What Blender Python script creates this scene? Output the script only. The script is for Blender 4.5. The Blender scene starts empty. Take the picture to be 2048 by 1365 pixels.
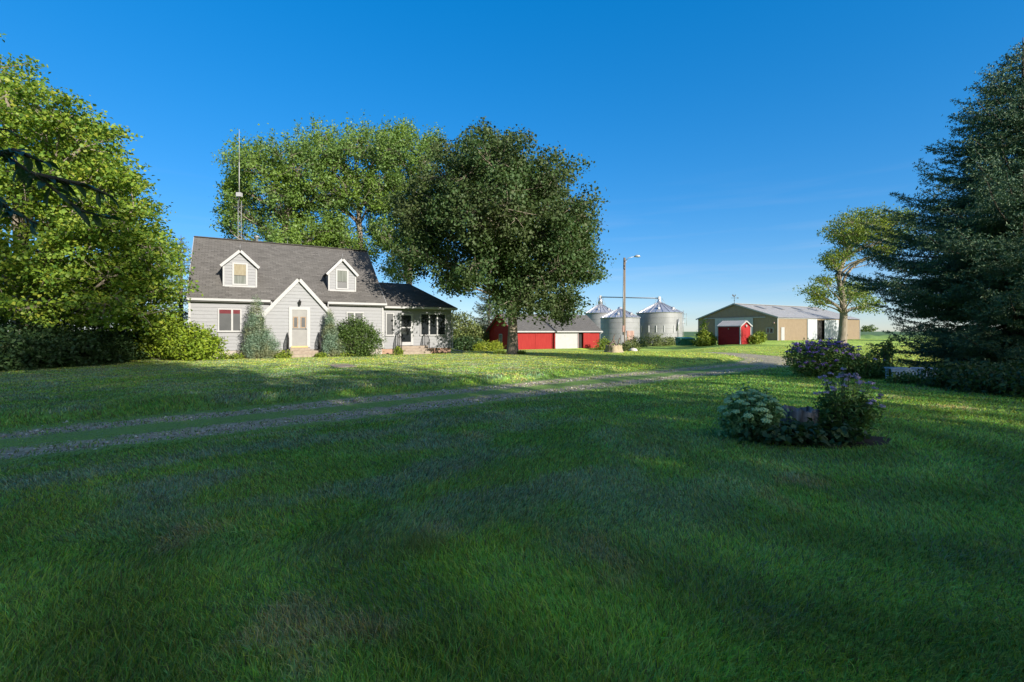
import bpy, math, random
import numpy as np
from mathutils import Vector

# ---------------------------------------------------------------- camera, sky, sun
sc = bpy.context.scene
COL = sc.collection
FPX, HOR, CAMZ = 950.0, 663.0, 1.5           # focal length and horizon in photo pixels, eye height
cam = bpy.data.objects.new("camera", bpy.data.cameras.new("camera"))
COL.objects.link(cam)
cam.location = (0, 0, CAMZ)
cam.rotation_euler = (math.radians(90), 0, 0)
cam.data.sensor_width = 36.0
cam.data.lens = FPX / 2048 * 36.0
cam.data.shift_y = -(682.5 - HOR) / 2048
cam.data.clip_start = 0.05
cam.data.clip_end = 6000
sc.camera = cam

SUN_EL, SUN_AZ = 20.0, 42.0                  # elevation; azimuth = degrees to the right of straight behind
sx, sy = math.sin(math.radians(SUN_AZ)), -math.cos(math.radians(SUN_AZ))
sdir = Vector((sx * math.cos(math.radians(SUN_EL)), sy * math.cos(math.radians(SUN_EL)), math.sin(math.radians(SUN_EL))))
sun = bpy.data.objects.new("sun", bpy.data.lights.new("sun", 'SUN'))
COL.objects.link(sun)
sun.data.energy = 3.5
sun.data.angle = math.radians(0.55)
sun.data.color = (1.0, 0.93, 0.83)
sun.rotation_euler = sdir.to_track_quat('Z', 'Y').to_euler()
sun.location = sdir * 100

world = bpy.data.worlds.new("World")
sc.world = world
world.use_nodes = True
wt = world.node_tree
wt.nodes.clear()
wo = wt.nodes.new("ShaderNodeOutputWorld")
wb = wt.nodes.new("ShaderNodeBackground")
wsky = wt.nodes.new("ShaderNodeTexSky")
wsky.sky_type = 'NISHITA'
wsky.sun_disc = False
wsky.sun_elevation = math.radians(SUN_EL)
wsky.sun_rotation = math.atan2(sx, sy)
wsky.altitude = 0
wsky.air_density = 1.0
wsky.dust_density = 0.0
wsky.ozone_density = 5.0
whs = wt.nodes.new("ShaderNodeHueSaturation")
whs.inputs['Saturation'].default_value = 1.8
wb.inputs['Strength'].default_value = 0.13
wgam = wt.nodes.new("ShaderNodeGamma"); wgam.inputs['Gamma'].default_value = 0.52   # evens out the bright horizon band
wt.links.new(wsky.outputs[0], wgam.inputs['Color'])
wt.links.new(wgam.outputs[0], whs.inputs['Color'])
wbal = wt.nodes.new("ShaderNodeMixRGB"); wbal.blend_type = 'MULTIPLY'      # the photo's cool white balance
wbal.inputs[0].default_value = 1.0
wbal.inputs[2].default_value = (0.86, 0.935, 1.12, 1)
wt.links.new(whs.outputs[0], wbal.inputs[1])
# faint streaks of high cloud low over the horizon
wtc = wt.nodes.new("ShaderNodeTexCoord"); wmp = wt.nodes.new("ShaderNodeMapping"); wmp.inputs['Scale'].default_value = (2.2, 2.2, 26)
wt.links.new(wtc.outputs['Generated'], wmp.inputs['Vector'])
wno = wt.nodes.new("ShaderNodeTexNoise"); wno.inputs['Scale'].default_value = 1.6; wno.inputs['Detail'].default_value = 6
wt.links.new(wmp.outputs[0], wno.inputs['Vector'])
wr = wt.nodes.new("ShaderNodeValToRGB"); wr.color_ramp.elements[0].position = 0.5; wr.color_ramp.elements[1].position = 0.8; wr.color_ramp.elements[1].color = (0.2, 0.2, 0.2, 1)
wt.links.new(wno.outputs[0], wr.inputs[0])
wsp = wt.nodes.new("ShaderNodeSeparateXYZ"); wt.links.new(wtc.outputs['Generated'], wsp.inputs[0])
wr2 = wt.nodes.new("ShaderNodeValToRGB"); e_ = wr2.color_ramp.elements; e_[0].position = 0.03; e_[1].position = 0.30; e_[0].color = (1, 1, 1, 1); e_[1].color = (0, 0, 0, 1)
wt.links.new(wsp.outputs[2], wr2.inputs[0])
wmu = wt.nodes.new("ShaderNodeMixRGB"); wmu.blend_type = 'MULTIPLY'; wmu.inputs[0].default_value = 1
wt.links.new(wr.outputs[0], wmu.inputs[1]); wt.links.new(wr2.outputs[0], wmu.inputs[2])
wcl = wt.nodes.new("ShaderNodeMixRGB"); wcl.inputs[2].default_value = (2.6, 2.55, 2.6, 1)
wt.links.new(wmu.outputs[0], wcl.inputs[0]); wt.links.new(wbal.outputs[0], wcl.inputs[1])
# warm glow added round the sun, unseen behind the viewer, to brighten the shade
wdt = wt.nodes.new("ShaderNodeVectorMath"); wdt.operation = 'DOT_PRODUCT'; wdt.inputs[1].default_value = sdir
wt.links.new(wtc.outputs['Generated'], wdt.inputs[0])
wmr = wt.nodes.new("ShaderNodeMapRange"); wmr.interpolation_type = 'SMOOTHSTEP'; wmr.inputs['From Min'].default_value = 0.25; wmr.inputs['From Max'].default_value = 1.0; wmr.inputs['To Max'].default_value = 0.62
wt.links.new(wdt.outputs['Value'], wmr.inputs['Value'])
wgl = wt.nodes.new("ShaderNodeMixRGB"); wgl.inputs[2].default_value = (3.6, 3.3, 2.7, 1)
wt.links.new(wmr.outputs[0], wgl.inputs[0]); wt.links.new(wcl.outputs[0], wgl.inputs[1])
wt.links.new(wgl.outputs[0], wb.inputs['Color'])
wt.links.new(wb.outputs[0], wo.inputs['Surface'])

sc.view_settings.view_transform = 'Standard'
sc.view_settings.look = 'None'
sc.view_settings.exposure = 1.4
sc.view_settings.gamma = 1.0
sc.render.engine = 'CYCLES'
sc.cycles.max_bounces = 6
sc.cycles.diffuse_bounces = 3
sc.cycles.glossy_bounces = 2
sc.cycles.transmission_bounces = 3
sc.cycles.transparent_max_bounces = 4
sc.cycles.use_denoising = True
sc.cycles.caustics_reflective = False
sc.cycles.caustics_refractive = False

RNG = np.random.default_rng(7)
rnd = random.Random(7)

# ---------------------------------------------------------------- helpers
LOC = {}

def tag(o, label=None, cat=None, group=None, kind=None):
    if label: o["label"] = label
    if cat: o["category"] = cat
    if group: o["group"] = group
    if kind: o["kind"] = kind
    return o

def thing(name, loc, label, cat, group=None):
    o = bpy.data.objects.new(name, None)
    COL.objects.link(o)
    o.location = loc
    o.empty_display_size = 0.3
    LOC[o.name] = np.array(loc, float)
    return tag(o, label, cat, group)

def link(name, me, mat, parent):
    o = bpy.data.objects.new(name, me)
    COL.objects.link(o)
    if mat is not None and len(me.materials) == 0:
        me.materials.append(mat)
    if parent is not None:
        o.parent = parent
        LOC[o.name] = LOC[parent.name]
    else:
        LOC[o.name] = np.zeros(3)
    return o

class MB:
    """collects shapes in world coordinates and links them as one mesh object"""
    def __init__(s):
        s.v, s.f, s.uv, s.sm = [], [], [], []
    def face(s, pts, uv=None, smooth=False):
        n = len(s.v)
        s.v.extend([tuple(p) for p in pts])
        s.f.append(tuple(range(n, n + len(pts))))
        s.uv.append(uv); s.sm.append(smooth)
    def hexa(s, p):                       # p: 8 points, bottom 4 then top 4
        n = len(s.v)
        s.v.extend([tuple(q) for q in p])
        for f in ((3, 2, 1, 0), (4, 5, 6, 7), (0, 1, 5, 4), (1, 2, 6, 5), (2, 3, 7, 6), (3, 0, 4, 7)):
            s.f.append(tuple(n + i for i in f)); s.uv.append(None); s.sm.append(False)
    def box(s, x0, x1, y0, y1, z0, z1):
        s.hexa([(x0, y0, z0), (x1, y0, z0), (x1, y1, z0), (x0, y1, z0), (x0, y0, z1), (x1, y0, z1), (x1, y1, z1), (x0, y1, z1)])
    def tube(s, pts, rad, n=6, cap=True, smooth=True):
        pts = [Vector(p) for p in pts]
        if not hasattr(rad, '__len__'): rad = [rad] * len(pts)
        base = len(s.v)
        up = None
        for i, p in enumerate(pts):
            t = (pts[min(i + 1, len(pts) - 1)] - pts[max(i - 1, 0)])
            if t.length < 1e-9: t = Vector((0, 0, 1))
            t.normalize()
            if up is None:
                up = Vector((1, 0, 0)) if abs(t.x) < 0.8 else Vector((0, 1, 0))
            a = (up - t * up.dot(t)).normalized()
            up = a
            b = t.cross(a)
            for k in range(n):
                w = 2 * math.pi * k / n
                s.v.append(tuple(p + (a * math.cos(w) + b * math.sin(w)) * rad[i]))
        for i in range(len(pts) - 1):
            for k in range(n):
                a0 = base + i * n + k; a1 = base + i * n + (k + 1) % n
                s.f.append((a0, a1, a1 + n, a0 + n)); s.uv.append(None); s.sm.append(smooth)
        if cap:
            s.f.append(tuple(base + k for k in reversed(range(n)))); s.uv.append(None); s.sm.append(False)
            e = base + (len(pts) - 1) * n
            s.f.append(tuple(e + k for k in range(n))); s.uv.append(None); s.sm.append(False)
    def lathe(s, c, prof, n=32, smooth=True, a0=0.0):
        base = len(s.v)
        for (r, z) in prof:
            for k in range(n):
                w = 2 * math.pi * k / n + a0
                s.v.append((c[0] + r * math.cos(w), c[1] + r * math.sin(w), c[2] + z))
        for i in range(len(prof) - 1):
            for k in range(n):
                q0 = base + i * n + k; q1 = base + i * n + (k + 1) % n
                s.f.append((q0, q1, q1 + n, q0 + n)); s.uv.append(None); s.sm.append(smooth)
    def prism(s, poly, dvec):             # poly: 3D points, extruded by dvec
        d = Vector(dvec); n = len(s.v); m = len(poly)
        s.v.extend([tuple(p) for p in poly]); s.v.extend([tuple(Vector(p) + d) for p in poly])
        s.f.append(tuple(range(n, n + m))); s.f.append(tuple(range(n + 2 * m - 1, n + m - 1, -1)))
        for i in range(m):
            j = (i + 1) % m
            s.f.append((n + i, n + m + i, n + m + j, n + j))
        for _ in range(m + 2): s.uv.append(None); s.sm.append(False)
    def build(s, name, mat, parent=None):
        me = bpy.data.meshes.new(name)
        off = LOC[parent.name] if parent is not None else np.zeros(3)
        me.from_pydata((np.array(s.v) - off).tolist(), [], s.f)
        me.polygons.foreach_set("use_smooth", s.sm)
        if any(u is not None for u in s.uv):
            ul = me.uv_layers.new(name="UVMap")
            flat = []
            for f, u in zip(s.f, s.uv):
                for i in range(len(f)):
                    flat.extend(u[i] if u is not None else (0.0, 0.0))
            ul.data.foreach_set("uv", flat)
        me.update()
        return link(name, me, mat, parent)

def np_mesh(name, V, quads, mat, parent=None, tris=None, col=None, smooth=False):
    """fast mesh from numpy arrays"""
    off = LOC[parent.name] if parent is not None else np.zeros(3)
    V = V - off
    nq = 0 if quads is None else len(quads); nt = 0 if tris is None else len(tris)
    me = bpy.data.meshes.new(name)
    me.vertices.add(len(V)); me.vertices.foreach_set("co", V.astype(np.float32).ravel())
    loops = []
    if nq: loops.append(quads.ravel())
    if nt: loops.append(tris.ravel())
    loops = np.concatenate(loops).astype(np.int32)
    me.loops.add(len(loops)); me.loops.foreach_set("vertex_index", loops)
    me.polygons.add(nq + nt)
    st = np.concatenate([np.arange(nq) * 4, nq * 4 + np.arange(nt) * 3]).astype(np.int32)
    me.polygons.foreach_set("loop_start", st)
    if smooth: me.polygons.foreach_set("use_smooth", np.ones(nq + nt, dtype=bool))
    me.update(calc_edges=True)
    if col is not None:
        at = me.color_attributes.new("Col", 'FLOAT_COLOR', 'POINT')
        c4 = np.ones((len(V), 4), np.float32); c4[:, :3] = col
        at.data.foreach_set("color", c4.ravel())
    return link(name, me, mat, parent)

def px2w(px, py, d):                      # photo pixel at depth d
    return ((px - 1024) / FPX * d, d, CAMZ + (HOR - py) / FPX * d)

def gpt(px, d):                           # ground point on a photo column at depth d
    x = (px - 1024) / FPX * d
    return (x, d, gz(x, d))

# value noise in numpy
def vnoise(x, y, seed=0):
    ix = np.floor(x).astype(np.int64); iy = np.floor(y).astype(np.int64)
    fx = x - ix; fy = y - iy
    fx = fx * fx * (3 - 2 * fx); fy = fy * fy * (3 - 2 * fy)
    def h(a, b):
        n = (a * 374761393 + b * 668265263 + seed * 1274126177) & 0xffffffff
        n = ((n ^ (n >> 13)) * 1274126177) & 0xffffffff
        n = n ^ (n >> 16)
        return (n & 0xffff) / 65535.0
    return (h(ix, iy) * (1 - fx) + h(ix + 1, iy) * fx) * (1 - fy) + (h(ix, iy + 1) * (1 - fx) + h(ix + 1, iy + 1) * fx) * fy

def fbm(x, y, seed=0, o=3):
    s = 0; a = 0.5; t = 0
    for i in range(o):
        s = s + a * vnoise(x * 2 ** i, y * 2 ** i, seed + i * 17); t += a; a *= 0.5
    return s / t

def sstep(a, b, x):
    t = np.clip((x - a) / (b - a), 0, 1)
    return t * t * (3 - 2 * t)

# driveway centre line (m): passes in front of the camera, bends back to the barnyard on the right
DRIVE = np.array([(-40, -22), (-22, -6.6), (-13, 1.4), (-7.4, 6.9), (0, 13.2), (5.0, 17.4), (10.2, 21.8), (13.2, 24.6), (15.2, 27.6),
                  (15.9, 31), (15.4, 35.5), (14.2, 41), (12.6, 46.5), (11.2, 51.0), (9.9, 55.5)], float)
def catmull(P, m=12):
    out = []
    Q = np.vstack([2 * P[0] - P[1], P, 2 * P[-1] - P[-2]])
    for i in range(1, len(Q) - 2):
        for k in range(m):
            t = k / m
            out.append(0.5 * (2 * Q[i] + (Q[i + 1] - Q[i - 1]) * t + (2 * Q[i - 1] - 5 * Q[i] + 4 * Q[i + 1] - Q[i + 2]) * t * t
                              + (3 * Q[i] - Q[i - 1] - 3 * Q[i + 1] + Q[i + 2]) * t ** 3))
    out.append(P[-1])
    return np.array(out)
DC = catmull(DRIVE)

def drive_s(x, y):
    """signed distance to the driveway centre line (+ on the house side) and far-away clamp"""
    x = np.asarray(x, float); y = np.asarray(y, float)
    best = np.full(x.shape, 1e9); sgn = np.zeros(x.shape)
    near = (np.abs(x) < 60) & (y < 75) & (y > -40)
    xs, ys = x[near], y[near]
    b = np.full(xs.shape, 1e9); sg = np.zeros(xs.shape)
    for i in range(0, len(DC) - 1, 2):
        a = DC[i]; e = DC[min(i + 2, len(DC) - 1)] - a
        L2 = (e ** 2).sum()
        t = np.clip(((xs - a[0]) * e[0] + (ys - a[1]) * e[1]) / L2, 0, 1)
        dx = xs - (a[0] + t * e[0]); dy = ys - (a[1] + t * e[1])
        d = np.hypot(dx, dy)
        m = d < b
        b[m] = d[m]; sg[m] = np.sign(e[0] * dy[m] - e[1] * dx[m])
    best[near] = b; sgn[near] = sg
    return best * np.where(sgn == 0, 1, sgn)

def gz_np(x, y, s=None):
    x = np.asarray(x, float); y = np.asarray(y, float)
    if s is None: s = drive_s(x, y)
    a = x / np.maximum(y, 1)
    dip = -0.56 * sstep(32, 52, y) * (1 - sstep(0.32, 0.5, a))
    r = np.hypot(x, y)
    und = (fbm(x * 0.25, y * 0.25, 3, 2) - 0.5) * 0.07 * np.exp(-r / 60)
    cut = -0.16 * np.where(s >= 0, 1 - sstep(1.55, 2.35, s), 1 - sstep(1.4, 3.2, -s))
    return dip + und + cut * (y < 58)

def gz(x, y):
    return float(gz_np(np.array([x]), np.array([y]))[0])

# ---------------------------------------------------------------- materials
def newmat(name):
    m = bpy.data.materials.new(name)
    m.use_nodes = True
    nt = m.node_tree
    b = nt.nodes['Principled BSDF']
    return m, nt, b

def N(nt, t, **kw):
    n = nt.nodes.new(t)
    for k, v in kw.items():
        if hasattr(n, k): setattr(n, k, v)
        else: n.inputs[k].default_value = v
    return n

def ramp(nt, stops, interp='LINEAR'):
    r = nt.nodes.new("ShaderNodeValToRGB")
    r.color_ramp.interpolation = interp
    el = r.color_ramp.elements
    while len(el) < len(stops): el.new(0.5)
    for e, (p, c) in zip(el, stops):
        e.position = p; e.color = (*c, 1)
    return r

def pmat(name, c1, c2=None, scale=8.0, rough=0.7, bump=0.0, bscale=None, metal=0.0, stretch=(1, 1, 1), spec=0.4, detail=4.0, stain=None):
    m, nt, b = newmat(name)
    c2 = c2 or c1
    tc = N(nt, "ShaderNodeTexCoord")
    mp = N(nt, "ShaderNodeMapping"); mp.inputs['Scale'].default_value = stretch
    nt.links.new(tc.outputs['Object'], mp.inputs['Vector'])
    no = N(nt, "ShaderNodeTexNoise"); no.inputs['Scale'].default_value = scale; no.inputs['Detail'].default_value = detail
    nt.links.new(mp.outputs[0], no.inputs['Vector'])
    r = ramp(nt, [(0.32, c1), (0.68, c2)])
    nt.links.new(no.outputs[0], r.inputs[0])
    out = r.outputs[0]
    if stain:
        n2 = N(nt, "ShaderNodeTexNoise"); n2.inputs['Scale'].default_value = stain[1]; n2.inputs['Detail'].default_value = 6
        nt.links.new(mp.outputs[0], n2.inputs['Vector'])
        r2 = ramp(nt, [(stain[2], (0, 0, 0)), (min(stain[2] + 0.15, 1.0), (1, 1, 1))])
        nt.links.new(n2.outputs[0], r2.inputs[0])
        mx = N(nt, "ShaderNodeMixRGB"); mx.inputs[2].default_value = (*stain[0], 1)
        nt.links.new(r2.outputs[0], mx.inputs[0]); nt.links.new(out, mx.inputs[1])
        out = mx.outputs[0]
    nt.links.new(out, b.inputs['Base Color'])
    b.inputs['Roughness'].default_value = rough
    b.inputs['Metallic'].default_value = metal
    b.inputs['Specular IOR Level'].default_value = spec
    if bump:
        n3 = N(nt, "ShaderNodeTexNoise"); n3.inputs['Scale'].default_value = bscale or scale * 3; n3.inputs['Detail'].default_value = 5
        nt.links.new(mp.outputs[0], n3.inputs['Vector'])
        bp = N(nt, "ShaderNodeBump"); bp.inputs['Strength'].default_value = bump; bp.inputs['Distance'].default_value = 0.02
        nt.links.new(n3.outputs[0], bp.inputs['Height'])
        nt.links.new(bp.outputs[0], b.inputs['Normal'])
    return m

def leafmat(name, cols, trans=0.3, tint=None, rough=0.5, spec=0.3, nscale=0.35, gain=1.45):
    """per-leaf colour, patches of a second tint, light coming through the blade"""
    m, nt, b = newmat(name)
    g = N(nt, "ShaderNodeNewGeometry")
    cols = [tuple(min(v * gain, 0.8) for v in c) for c in cols]; tint = tint and tuple(v * gain for v in tint)
    k = len(cols)
    r = ramp(nt, [(i / max(k - 1, 1), c) for i, c in enumerate(cols)])
    nt.links.new(g.outputs['Random Per Island'], r.inputs[0])
    out = r.outputs[0]
    if tint:
        tc = N(nt, "ShaderNodeTexCoord")
        no = N(nt, "ShaderNodeTexNoise"); no.inputs['Scale'].default_value = nscale; no.inputs['Detail'].default_value = 3
        nt.links.new(tc.outputs['Object'], no.inputs['Vector'])
        r2 = ramp(nt, [(0.45, (0, 0, 0)), (0.65, (1, 1, 1))])
        nt.links.new(no.outputs[0], r2.inputs[0])
        mx = N(nt, "ShaderNodeMixRGB"); mx.inputs[2].default_value = (*tint, 1)
        nt.links.new(r2.outputs[0], mx.inputs[0]); nt.links.new(out, mx.inputs[1])
        out = mx.outputs[0]
    nt.links.new(out, b.inputs['Base Color'])
    b.inputs['Roughness'].default_value = rough
    b.inputs['Specular IOR Level'].default_value = spec
    t = N(nt, "ShaderNodeBsdfTranslucent")
    br = N(nt, "ShaderNodeMixRGB", blend_type='MULTIPLY'); br.inputs[0].default_value = 1; br.inputs[2].default_value = (1.25, 1.2, 0.55, 1)
    nt.links.new(out, br.inputs[1]); nt.links.new(br.outputs[0], t.inputs[0])
    ms = N(nt, "ShaderNodeMixShader"); ms.inputs[0].default_value = trans
    nt.links.new(b.outputs[0], ms.inputs[1]); nt.links.new(t.outputs[0], ms.inputs[2])
    nt.links.new(ms.outputs[0], nt.nodes['Material Output'].inputs[0])
    return m

def shingle(name, c1, c2, c3):
    m, nt, b = newmat(name)
    uv = N(nt, "ShaderNodeUVMap")
    br = N(nt, "ShaderNodeTexBrick"); br.inputs['Scale'].default_value = 1.0
    br.inputs['Color1'].default_value = (*c1, 1); br.inputs['Color2'].default_value = (*c2, 1); br.inputs['Mortar'].default_value = (*[x * 0.45 for x in c1], 1)
    br.inputs['Mortar Size'].default_value = 0.008; br.inputs['Brick Width'].default_value = 0.32; br.inputs['Row Height'].default_value = 0.15
    nt.links.new(uv.outputs[0], br.inputs['Vector'])
    mp = N(nt, "ShaderNodeMapping"); mp.inputs['Scale'].default_value = (0.5, 1.6, 1)
    nt.links.new(uv.outputs[0], mp.inputs['Vector'])
    no = N(nt, "ShaderNodeTexNoise"); no.inputs['Scale'].default_value = 3.0; no.inputs['Detail'].default_value = 6
    nt.links.new(mp.outputs[0], no.inputs['Vector'])
    r = ramp(nt, [(0.4, (0, 0, 0)), (0.7, (1, 1, 1))]); nt.links.new(no.outputs[0], r.inputs[0])
    mx = N(nt, "ShaderNodeMixRGB"); mx.inputs[2].default_value = (*c3, 1)
    nt.links.new(r.outputs[0], mx.inputs[0]); nt.links.new(br.outputs[0], mx.inputs[1])
    nt.links.new(mx.outputs[0], b.inputs['Base Color'])
    b.inputs['Roughness'].default_value = 0.9; b.inputs['Specular IOR Level'].default_value = 0.2
    bp = N(nt, "ShaderNodeBump"); bp.inputs['Strength'].default_value = 0.6; bp.inputs['Distance'].default_value = 0.02
    nt.links.new(br.outputs['Fac'], bp.inputs['Height']); bp.invert = True
    nt.links.new(bp.outputs[0], b.inputs['Normal'])
    return m

def attrmat(name, fine=40.0, amount=0.35, bump=0.6, trans=0.0, spec=0.2):
    """colour from the mesh's own colour attribute, broken up by fine noise"""
    m, nt, b = newmat(name)
    at = N(nt, "ShaderNodeVertexColor"); at.layer_name = "Col"
    out = at.outputs[0]
    tc = N(nt, "ShaderNodeTexCoord")
    if amount:
        no = N(nt, "ShaderNodeTexNoise"); no.inputs['Scale'].default_value = fine; no.inputs['Detail'].default_value = 5
        nt.links.new(tc.outputs['Object'], no.inputs['Vector'])
        r = ramp(nt, [(0.3, (1 - amount,) * 3), (0.7, (1 + amount,) * 3)]); nt.links.new(no.outputs[0], r.inputs[0])
        mx = N(nt, "ShaderNodeMixRGB", blend_type='MULTIPLY'); mx.inputs[0].default_value = 1
        nt.links.new(out, mx.inputs[1]); nt.links.new(r.outputs[0], mx.inputs[2]); out = mx.outputs[0]
        if bump:
            bp = N(nt, "ShaderNodeBump"); bp.inputs['Strength'].default_value = bump; bp.inputs['Distance'].default_value = 0.05
            nt.links.new(no.outputs[0], bp.inputs['Height']); nt.links.new(bp.outputs[0], b.inputs['Normal'])
    nt.links.new(out, b.inputs['Base Color'])
    b.inputs['Roughness'].default_value = 0.42 if trans else 0.8; b.inputs['Specular IOR Level'].default_value = spec
    if trans:
        t = N(nt, "ShaderNodeBsdfTranslucent")
        nt.links.new(out, t.inputs[0])
        ms = N(nt, "ShaderNodeMixShader"); ms.inputs[0].default_value = trans
        nt.links.new(b.outputs[0], ms.inputs[1]); nt.links.new(t.outputs[0], ms.inputs[2])
        nt.links.new(ms.outputs[0], nt.nodes['Material Output'].inputs[0])
    return m

M = {}
M['siding'] = pmat("house_siding", (0.196, 0.200, 0.209), (0.216, 0.220, 0.228), 3.0, 0.6, 0.05, 20, stretch=(1, 1, 4))
M['trim'] = pmat("white_trim", (0.29, 0.29, 0.29), (0.32, 0.32, 0.318), 6, 0.5)
M['shingle'] = shingle("grey_shingles", (0.085, 0.08, 0.074), (0.14, 0.132, 0.123), (0.11, 0.103, 0.095))
M['shingle2'] = shingle("barn_shingles", (0.085, 0.082, 0.08), (0.115, 0.112, 0.11), (0.10, 0.095, 0.09))
M['foundation'] = pmat("pale_foundation", (0.28, 0.24, 0.21), (0.33, 0.30, 0.27), 5, 0.9, 0.3)
M['concrete'] = pmat("weathered_concrete", (0.22, 0.175, 0.135), (0.29, 0.24, 0.19), 7, 0.9, 0.3)
M['glass'] = pmat("dark_glass", (0.015, 0.018, 0.02), None, 1, 0.04, spec=0.7)
M['screen'] = pmat("screened_glass", (0.032, 0.035, 0.037), (0.045, 0.048, 0.05), 2, 0.35, spec=0.4)
M['blind'] = pmat("tan_blind", (0.20, 0.17, 0.11), (0.25, 0.22, 0.155), 4, 0.8, stretch=(6, 6, 1))
M['curtain'] = pmat("pale_curtain", (0.10, 0.11, 0.095), (0.17, 0.18, 0.165), 20, 0.8, stretch=(1, 1, 0.05))
M['redblind'] = pmat("red_blind", (0.085, 0.010, 0.015), (0.11, 0.015, 0.02), 4, 0.8)
M['black'] = pmat("black_iron", (0.012, 0.012, 0.013), (0.03, 0.028, 0.026), 20, 0.5)
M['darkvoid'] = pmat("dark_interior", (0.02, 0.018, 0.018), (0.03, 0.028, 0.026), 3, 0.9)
M['taupe'] = pmat("taupe_door", (0.185, 0.18, 0.172), (0.215, 0.21, 0.20), 3, 0.55)
M['doorwood'] = pmat("door_wood", (0.20, 0.13, 0.075), (0.26, 0.17, 0.10), 12, 0.6)
M['sillyellow'] = pmat("yellow_sill", (0.40, 0.30, 0.12), (0.44, 0.34, 0.15), 6, 0.6)
M['brick'] = pmat("brown_brick", (0.26, 0.16, 0.11), (0.34, 0.22, 0.16), 9, 0.9, 0.3)
M['barnred'] = pmat("red_barn_boards", (0.22, 0.018, 0.017), (0.265, 0.026, 0.023), 3.0, 0.75, 0.15, 12, spec=0.12, stretch=(4, 4, 0.35), stain=((0.28, 0.07, 0.06), 6, 0.68))
M['shedred'] = pmat("red_metal", (0.25, 0.014, 0.016), (0.28, 0.02, 0.02), 3, 0.6, spec=0.15)
M['white'] = pmat("white_paint", (0.30, 0.30, 0.30), (0.34, 0.34, 0.34), 3, 0.5)
M['galv'] = pmat("galvanised_sheet", (0.20, 0.205, 0.212), (0.255, 0.26, 0.267), 1.2, 0.55, metal=0.12, stretch=(1, 1, 0.6), stain=((0.185, 0.175, 0.165), 1.4, 0.66))
M['galvroof'] = pmat("galvanised_roof", (0.42, 0.42, 0.44), (0.52, 0.52, 0.54), 2.0, 0.35, metal=0.6)
M['steel'] = pmat("grey_steel", (0.3, 0.31, 0.32), (0.42, 0.43, 0.44), 10, 0.45, metal=0.5)
M['rust'] = pmat("rusty_door", (0.22, 0.10, 0.07), (0.36, 0.28, 0.25), 2.5, 0.8, stretch=(3, 3, 0.4))
M['tan'] = pmat("tan_metal_siding", (0.225, 0.168, 0.112), (0.25, 0.19, 0.128), 2, 0.5)
M['tanroof'] = pmat("white_metal_roof", (0.30, 0.295, 0.29), (0.35, 0.345, 0.34), 1.5, 0.6, spec=0.15)
M['bluewhite'] = pmat("white_sliding_door", (0.36, 0.38, 0.40), (0.40, 0.42, 0.44), 1.5, 0.45)
M['skylight'] = pmat("fibreglass_skylight", (0.12, 0.12, 0.11), (0.16, 0.16, 0.15), 2, 0.4)
M['dumpster'] = pmat("green_dumpster", (0.015, 0.11, 0.06), (0.025, 0.15, 0.085), 4, 0.5, stain=((0.12, 0.07, 0.04), 5, 0.7))
M['pole'] = pmat("weathered_pole", (0.10, 0.075, 0.052), (0.18, 0.14, 0.10), 6, 0.9, 0.4, 30, stretch=(4, 4, 0.3))
M['bark'] = pmat("grey_bark", (0.12, 0.095, 0.072), (0.30, 0.25, 0.19), 5, 0.95, 0.9, 14, stretch=(2.2, 2.2, 0.4))
M['barkpale'] = pmat("pale_bark", (0.15, 0.125, 0.095), (0.27, 0.23, 0.18), 5, 0.95, 0.9, 12, stretch=(2.2, 2.2, 0.4))
M['barkdark'] = pmat("dark_bark", (0.05, 0.04, 0.032), (0.11, 0.09, 0.07), 6, 0.95, 0.8, 16, stretch=(2.2, 2.2, 0.4))
M['stem'] = pmat("plant_stems", (0.06, 0.08, 0.03), (0.11, 0.10, 0.05), 10, 0.8)
M['driftwood'] = pmat("dark_driftwood", (0.07, 0.05, 0.045), (0.15, 0.12, 0.10), 8, 0.9, 0.5)
M['palewood'] = pmat("pale_stump_wood", (0.24, 0.19, 0.12), (0.35, 0.29, 0.20), 6, 0.9, 0.7, 14, stretch=(4, 4, 0.35))
M['greywood'] = pmat("grey_rotten_wood", (0.05, 0.045, 0.042), (0.30, 0.29, 0.29), 4, 0.9, 0.9, 18, stretch=(4, 4, 0.4))
M['soil'] = pmat("dark_soil", (0.022, 0.017, 0.012), (0.05, 0.038, 0.028), 14, 0.95, 0.9, 40)
M['bench'] = pmat("blue_white_paint", (0.30, 0.41, 0.54), (0.38, 0.48, 0.6), 8, 0.6)
M['rock'] = pmat("pale_stone", (0.42, 0.38, 0.33), (0.55, 0.51, 0.46), 8, 0.9, 0.5)
M['copper'] = pmat("weathervane_iron", (0.03, 0.028, 0.026), (0.06, 0.055, 0.05), 8, 0.6, metal=0.4)

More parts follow.
